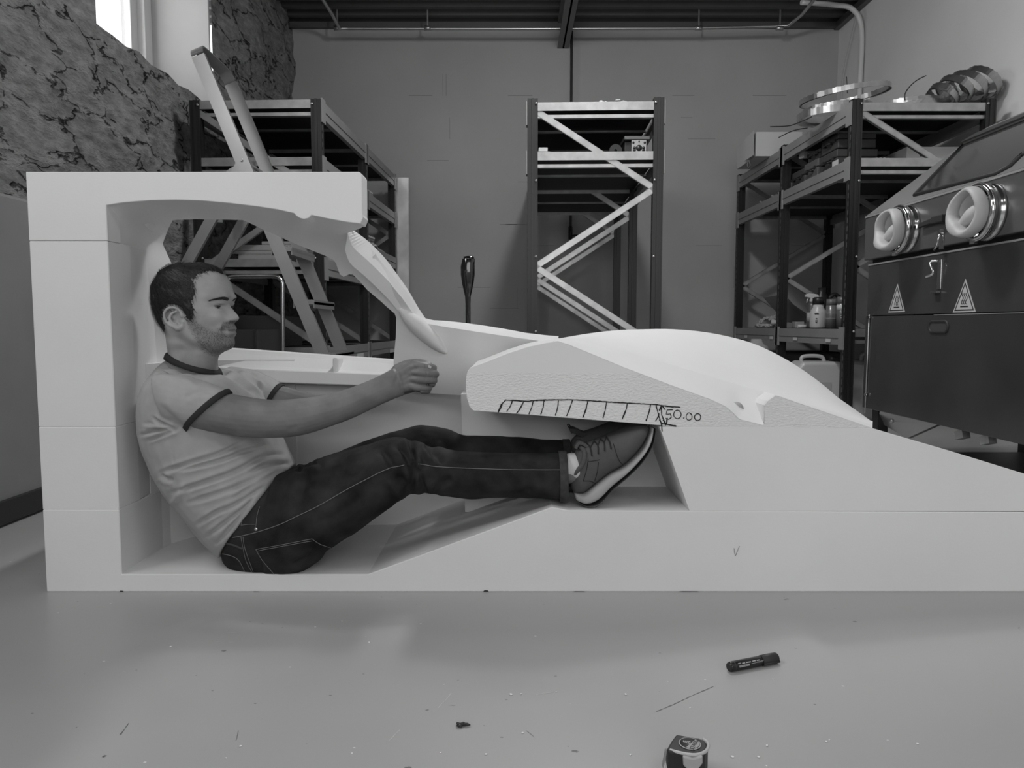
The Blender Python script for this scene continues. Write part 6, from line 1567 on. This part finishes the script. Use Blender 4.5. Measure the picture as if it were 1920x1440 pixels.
# marker pen -------------------------------------------------------
mr_ = .0092
A, B = PZ(1367, 1250.5, mr_), PZ(1456, 1233, mr_)
ax_ = (B - A).normalized(); L_ = (B - A).length
pen = thing('marker_pen', 'black marker pen with a capped end lying on the floor right of the tape measure', 'marker', (A.x, A.y, 0))
RP = Matrix((ax_.cross(Vector((0, 0, 1))).normalized(), Vector((0, 0, 1)), ax_)).transposed()     # columns: side, up, axis
def lat(name, prof, m): MB().lathe([(r, z) for r, z in prof], A, 24, RP).build(name, m, pen)
M_PEN = mat('pen_black', .012, .3)
lat('barrel', [(.0001, 0), (mr_ * .86, 0), (mr_ * .95, .003), (mr_, .012), (mr_, L_ * .68), (mr_ * .8, L_ * .70), (.0001, L_ * .70)], M_PEN)
lat('end_plug', [(.0001, -.001), (mr_ * .8, -.001), (mr_ * .9, .004), (mr_ * 1.01, .010), (mr_ * 1.01, .011), (.0001, .011)], mat('pen_plug', .03, .5))
lat('cap', [(mr_ * .9, L_ * .66), (mr_ * 1.08, L_ * .665), (mr_ * 1.08, L_ * .98), (mr_ * .95, L_), (.0001, L_)], mat('pen_cap', .022, .55))
sd = -RP.col[0] if RP.col[0].y > 0 else RP.col[0]
def on_pen(t, ang): return A + ax_ * (L_ * t) + (Vector((0, 0, 1)) * math.sin(ang) + Vector((sd.x, sd.y, sd.z)) * math.cos(ang)) * (mr_ * 1.012)
c = on_pen(.83, -.35); MB().tube([on_pen(.66, -.4) + ax_ * 0, on_pen(1.0, -.4)], .0025, 8).build('pocket_clip', MATS['pen_cap'], pen)
def decal(name, t0, t1, a0, a1, m):
    mb = MB(); vs = [on_pen(t0 + (t1 - t0) * i / 6, a0 + (a1 - a0) * j / 4) for i in range(7) for j in range(5)]
    mb.add(vs, [(i * 5 + j, (i + 1) * 5 + j, (i + 1) * 5 + j + 1, i * 5 + j + 1) for i in range(6) for j in range(4)], True); mb.build(name, m, pen)
M_DEC = mat('pen_print', .45, .5)
decal('barcode_patch', .15, .36, .02, .38, M_DEC)
for k in range(9): decal('barcode_line', .165 + .02 * k, .165 + .02 * k + .008, .06, .34, M_PEN)
for t0, t1, a0, a1 in ((.22, .28, .62, .80), (.30, .40, .62, .80), (.43, .50, .64, .82), (.52, .58, .64, .82), (.14, .20, .78, .88), (.40, .64, .30, .36), (.52, .66, .46, .51)): decal('lettering', t0, t1, a0, a1, M_DEC)
# tape measure -------------------------------------------------------
zt_m = .046
top = [(1268, 1375.5), (1298, 1381), (1317, 1385), (1325, 1392), (1327.5, 1400), (1322, 1408), (1306, 1413.5), (1284, 1412.5), (1264, 1408.5), (1253, 1407.5), (1250, 1403), (1258, 1389)]
tpts = [PZ(x, y, zt_m) for x, y in top]
tc_ = sum(tpts, Vector()) / len(tpts)
tm = thing('tape_measure', 'black tape measure with a round label lying at the bottom edge of the picture', 'tape measure', (tc_.x, tc_.y, 0))
MB().prism([p + Vector((0, 0, -.0005)) for p in tpts], (0, 0, -zt_m + .003)).build('case', mat('tape_case', .018, .45), tm, bevel=.003, bseg=3)
rim = [PZ(x, y, zt_m - .002) for x, y in ((1256, 1406.5), (1270, 1410.5), (1290, 1414.5), (1307, 1415), (1322, 1409.5), (1328, 1400), (1326, 1392), (1318, 1386))]
MB().tube(spline(rim, 5), .0024, 8).build('pale_trim', mat('tape_trim', .5, .4), tm)
fy = min(p.y for p in tpts)
def side(px, py, out=0.0): return P(px, py, fy - .004 - out)
MB().prism([side(1281, 1419), (side(1300, 1422)), side(1318, 1418), side(1318, 1432), side(1309, 1444), side(1291, 1446), side(1282, 1436)], (0, .006, 0)).build('brake_button', mat('tape_button', .42, .4), tm, bevel=.002)
MB().prism([P(1250, 1412, fy + .02), P(1257, 1414, fy + .02), P(1256, 1440, fy + .01), P(1244, 1444, fy + .01)], (0, .012, 0)).build('tape_hook', M_GALV, tm)
lc_ = PZ(1293.5, 1394, zt_m + .0004); rx__ = (PZ(1314, 1394, zt_m) - PZ(1273, 1394, zt_m)).length / 2
MB().lathe([(.0001, 0), (rx__, 0), (rx__, .0004), (.0001, .0004)], lc_ - Vector((0, 0, .0002)), 40).build('label_ring', mat('label_pale', .5, .5), tm)
MB().lathe([(.0001, 0), (rx__ * .9, 0), (rx__ * .9, .0002), (.0001, .0002)], lc_ + Vector((0, 0, .0003)), 40).build('label_disc', mat('label_dark', .03, .5), tm)
half = [lc_ + Vector((math.cos(a) * rx__ * .86, math.sin(a) * rx__ * .86, .0006)) for a in np.linspace(-2.2, .75, 24)]
MB().prism(half, (0, 0, .0002)).build('label_field', mat('label_mid', .33, .5), tm)
def text(body, size, M4, parent, m, name):
    cu = bpy.data.curves.new('t', 'FONT'); cu.body = body; cu.size = size; cu.extrude = .0001; cu.align_x = 'CENTER'; cu.align_y = 'CENTER'
    o = bpy.data.objects.new('t', cu); C.objects.link(o); dg = bpy.context.evaluated_depsgraph_get(); dg.update()
    me = bpy.data.meshes.new_from_object(o.evaluated_get(dg)); bpy.data.objects.remove(o)
    me.transform(M4); me.transform(Matrix.Translation(-WORLD[parent.name])); me.materials.clear(); me.materials.append(m)
    t = bpy.data.objects.new(name, me); C.objects.link(t); t.parent = parent; return t
text('STABILA', .0088, Matrix.Translation(lc_ + Vector((.0065, -.002, .001))) @ Matrix.Rotation(math.radians(62), 4, 'Z'), tm, MATS['label_dark'], 'maker_lettering')
text('5m', .009, Matrix.Translation(lc_ + Vector((-.004, .002, .001))) @ Matrix.Rotation(math.radians(160), 4, 'Z'), tm, MATS['label_pale'], 'length_lettering')
# dark twig-like scrap, foam crumbs, scratch in the paint
mb = MB(); cpt = PZ(866, 1359, .003)
for dx, dy, l_, a_, w_ in ((0, 0, .016, .5, .0035), (-.006, .002, .010, 2.2, .003), (.008, 0, .012, -.1, .0028), (-.004, -.004, .010, 2.8, .0025), (.002, .003, .008, 1.3, .003)):
    c = cpt + Vector((dx, dy, 0)); mb.tube([c - Vector((math.cos(a_), math.sin(a_), 0)) * l_ / 2, c + Vector((0, 0, .001)), c + Vector((math.cos(a_), math.sin(a_), 0)) * l_ / 2], [w_ * .5, w_, w_ * .4], 7)
tag(solid([mb], .0009, 1) and add_mesh, '', '') if False else None
me_ = solid([mb], .0009, 1)
o_ = bpy.data.objects.new('plastic_scrap', me_); me_.materials.clear(); me_.materials.append(M_BLK); C.objects.link(o_); setco(me_, coords(me_) - np.array([cpt.x, cpt.y, 0])); o_.location = (cpt.x, cpt.y, 0); WORLD[o_.name] = Vector(o_.location)
tag(o_, 'small dark jagged plastic scrap on the bare floor left of the tape measure', 'scrap')
crumb0 = None; rc = random.Random(12)
for px, py in ((451, 1400), (424, 1422), (208, 1133), (320, 1213), (833, 1284), (1173, 1303), (1043, 1298), (911, 1415), (826, 1412), (1449, 1274), (1555, 1388), (1549, 1391), (1438, 1399), (1373, 1420), (1422, 1420), (1294, 1328), (958, 1303), (977, 1302), (1437, 1437), (1720, 1395), (660, 1413), (692, 1205), (980, 1375), (1182, 1416)):
    p = PZ(px, py, 0); s_ = .0016 + .0016 * rc.random()
    if crumb0 is None:
        mb = MB(); rings = []
        mb._ell((0, 0, .5), (1, .8, .5), None, 8, 5); crumb0 = mb.build('foam_crumb', M_FOAM, local=True)
        tag(crumb0, 'tiny white foam crumb lying on the grey floor', 'crumb', 'foam crumbs on the floor'); o = crumb0
    else: o = crumb0.copy(); C.objects.link(o)
    o.location = (p.x, p.y, 0); o.scale = (s_, s_ * rc.uniform(.7, 1.2), s_ * .8); o.rotation_euler = (0, 0, rc.random() * 6)
def scuff(pts, w, m, jit=.0012):
    q = [PZ(x, y, .0004) for x, y in pts]; out = []
    for a, b in zip(q, q[1:]):
        k = max(2, int((b - a).length / .005)); out += [a + (b - a) * t / k for t in range(k)]
    L, R = [], []
    for i, p in enumerate(out):
        t = (out[min(i + 1, len(out) - 1)] - out[max(i - 1, 0)]).normalized(); nn = Vector((-t.y, t.x, 0)); p = p + nn * rc.uniform(-jit, jit) * .3; ww = w * rc.uniform(.2, 1)
        L.append(p + nn * ww); R.append(p - nn * ww)
    n = len(L); MB().add(L + R, [(i, i + 1, n + i + 1, n + i) for i in range(n - 1)]).build('scuff_mark', m, flo, recalc=False)
M_SC1 = mat('scuff_dark', .13, .6); M_SC2 = mat('scuff_pale', .6, .6)
scuff([(1338, 1287), (1300, 1303), (1262, 1321), (1226, 1336)], .0010, M_SC1); scuff([(846, 1299), (836, 1312), (818, 1330)], .0006, M_SC2); scuff([(1005, 1303), (1025, 1299), (1042, 1297)], .0008, M_SC2)
scuff([(750, 1368), (736, 1382), (725, 1393)], .0008, M_SC2); scuff([(241, 1356), (232, 1369), (223, 1381)], .0016, M_SC1); scuff([(198, 1416), (188, 1423)], .003, M_SC1); scuff([(447, 1370), (444, 1384), (440, 1393)], .0007, M_SC1); scuff([(987, 1370), (1005, 1384)], .0007, M_SC1); scuff([(492, 1131), (500, 1130)], .001, M_SC1); scuff([(142, 1364), (148, 1362)], .001, M_SC1)
scuff([(418, 1188), (432, 1185), (450, 1188)], .0008, M_SC2); scuff([(430, 1204), (445, 1204)], .0008, M_SC2)
# ================================================================ light and camera
def area(name, loc, size, power, rot=(0, 0, 0), size_y=None):
    l = bpy.data.lights.new(name, 'AREA'); l.energy = power; l.size = size
    if size_y: l.shape = 'RECTANGLE'; l.size_y = size_y
    o = bpy.data.objects.new(name, l); C.objects.link(o); o.location = loc; o.rotation_euler = rot
    return o
area('overhead_light', (.45, 3.45, 3.22), .22, 34, size_y=1.3)
lb = bpy.data.lights.new('ceiling_tube', 'POINT'); lb.energy = 58; lb.shadow_soft_size = .12
lo_ = bpy.data.objects.new('ceiling_tube', lb); C.objects.link(lo_); lo_.location = (.45, 3.45, 3.1)
area('overhead_light', (-.8, -.5, ZC - .12), 1.8, 13, size_y=.7)  # added fill from above the camera side, no known fitting
area('overhead_light', (1.7, -.5, ZC - .12), 1.8, 15, size_y=.7)  # second added front fill, brighter and further right
area('front_fill_light', (.3, YF + .08, 1.9), 3.6, 50, (PI / 2, 0, 0), size_y=1.7)  # added frontal fill; the front wall has no window
area('left_side_light', (XW - .25, (wy0 + wy1) / 2, 2.75), 1.5, 26, (0, -PI / 2, 0), size_y=1.1)
area('left_side_light', (XL + .06, .7, 2.65), 1.1, 40, (0, -PI / 2, 0), size_y=1.5)  # added fill at the left wall, no opening here; brightens the right wall
w = bpy.data.worlds.new('World'); S.world = w; w.use_nodes = True
w.node_tree.nodes['Background'].inputs[0].default_value = (1, 1, 1, 1)
w.node_tree.nodes['Background'].inputs[1].default_value = 1.5
cam = bpy.data.cameras.new('Camera'); cam.sensor_fit = 'HORIZONTAL'; cam.sensor_width = 36; cam.lens = F / 1920 * 36
cam.clip_start = .05
co = bpy.data.objects.new('Camera', cam); C.objects.link(co)
co.location = (0, 0, HC); co.rotation_euler = (PI / 2 - TILT, 0, 0); S.camera = co
S.view_settings.view_transform = 'Standard'; S.view_settings.look = 'None'; S.view_settings.gamma = 1
S.view_settings.use_curve_mapping = False
S.view_settings.exposure = 0.0
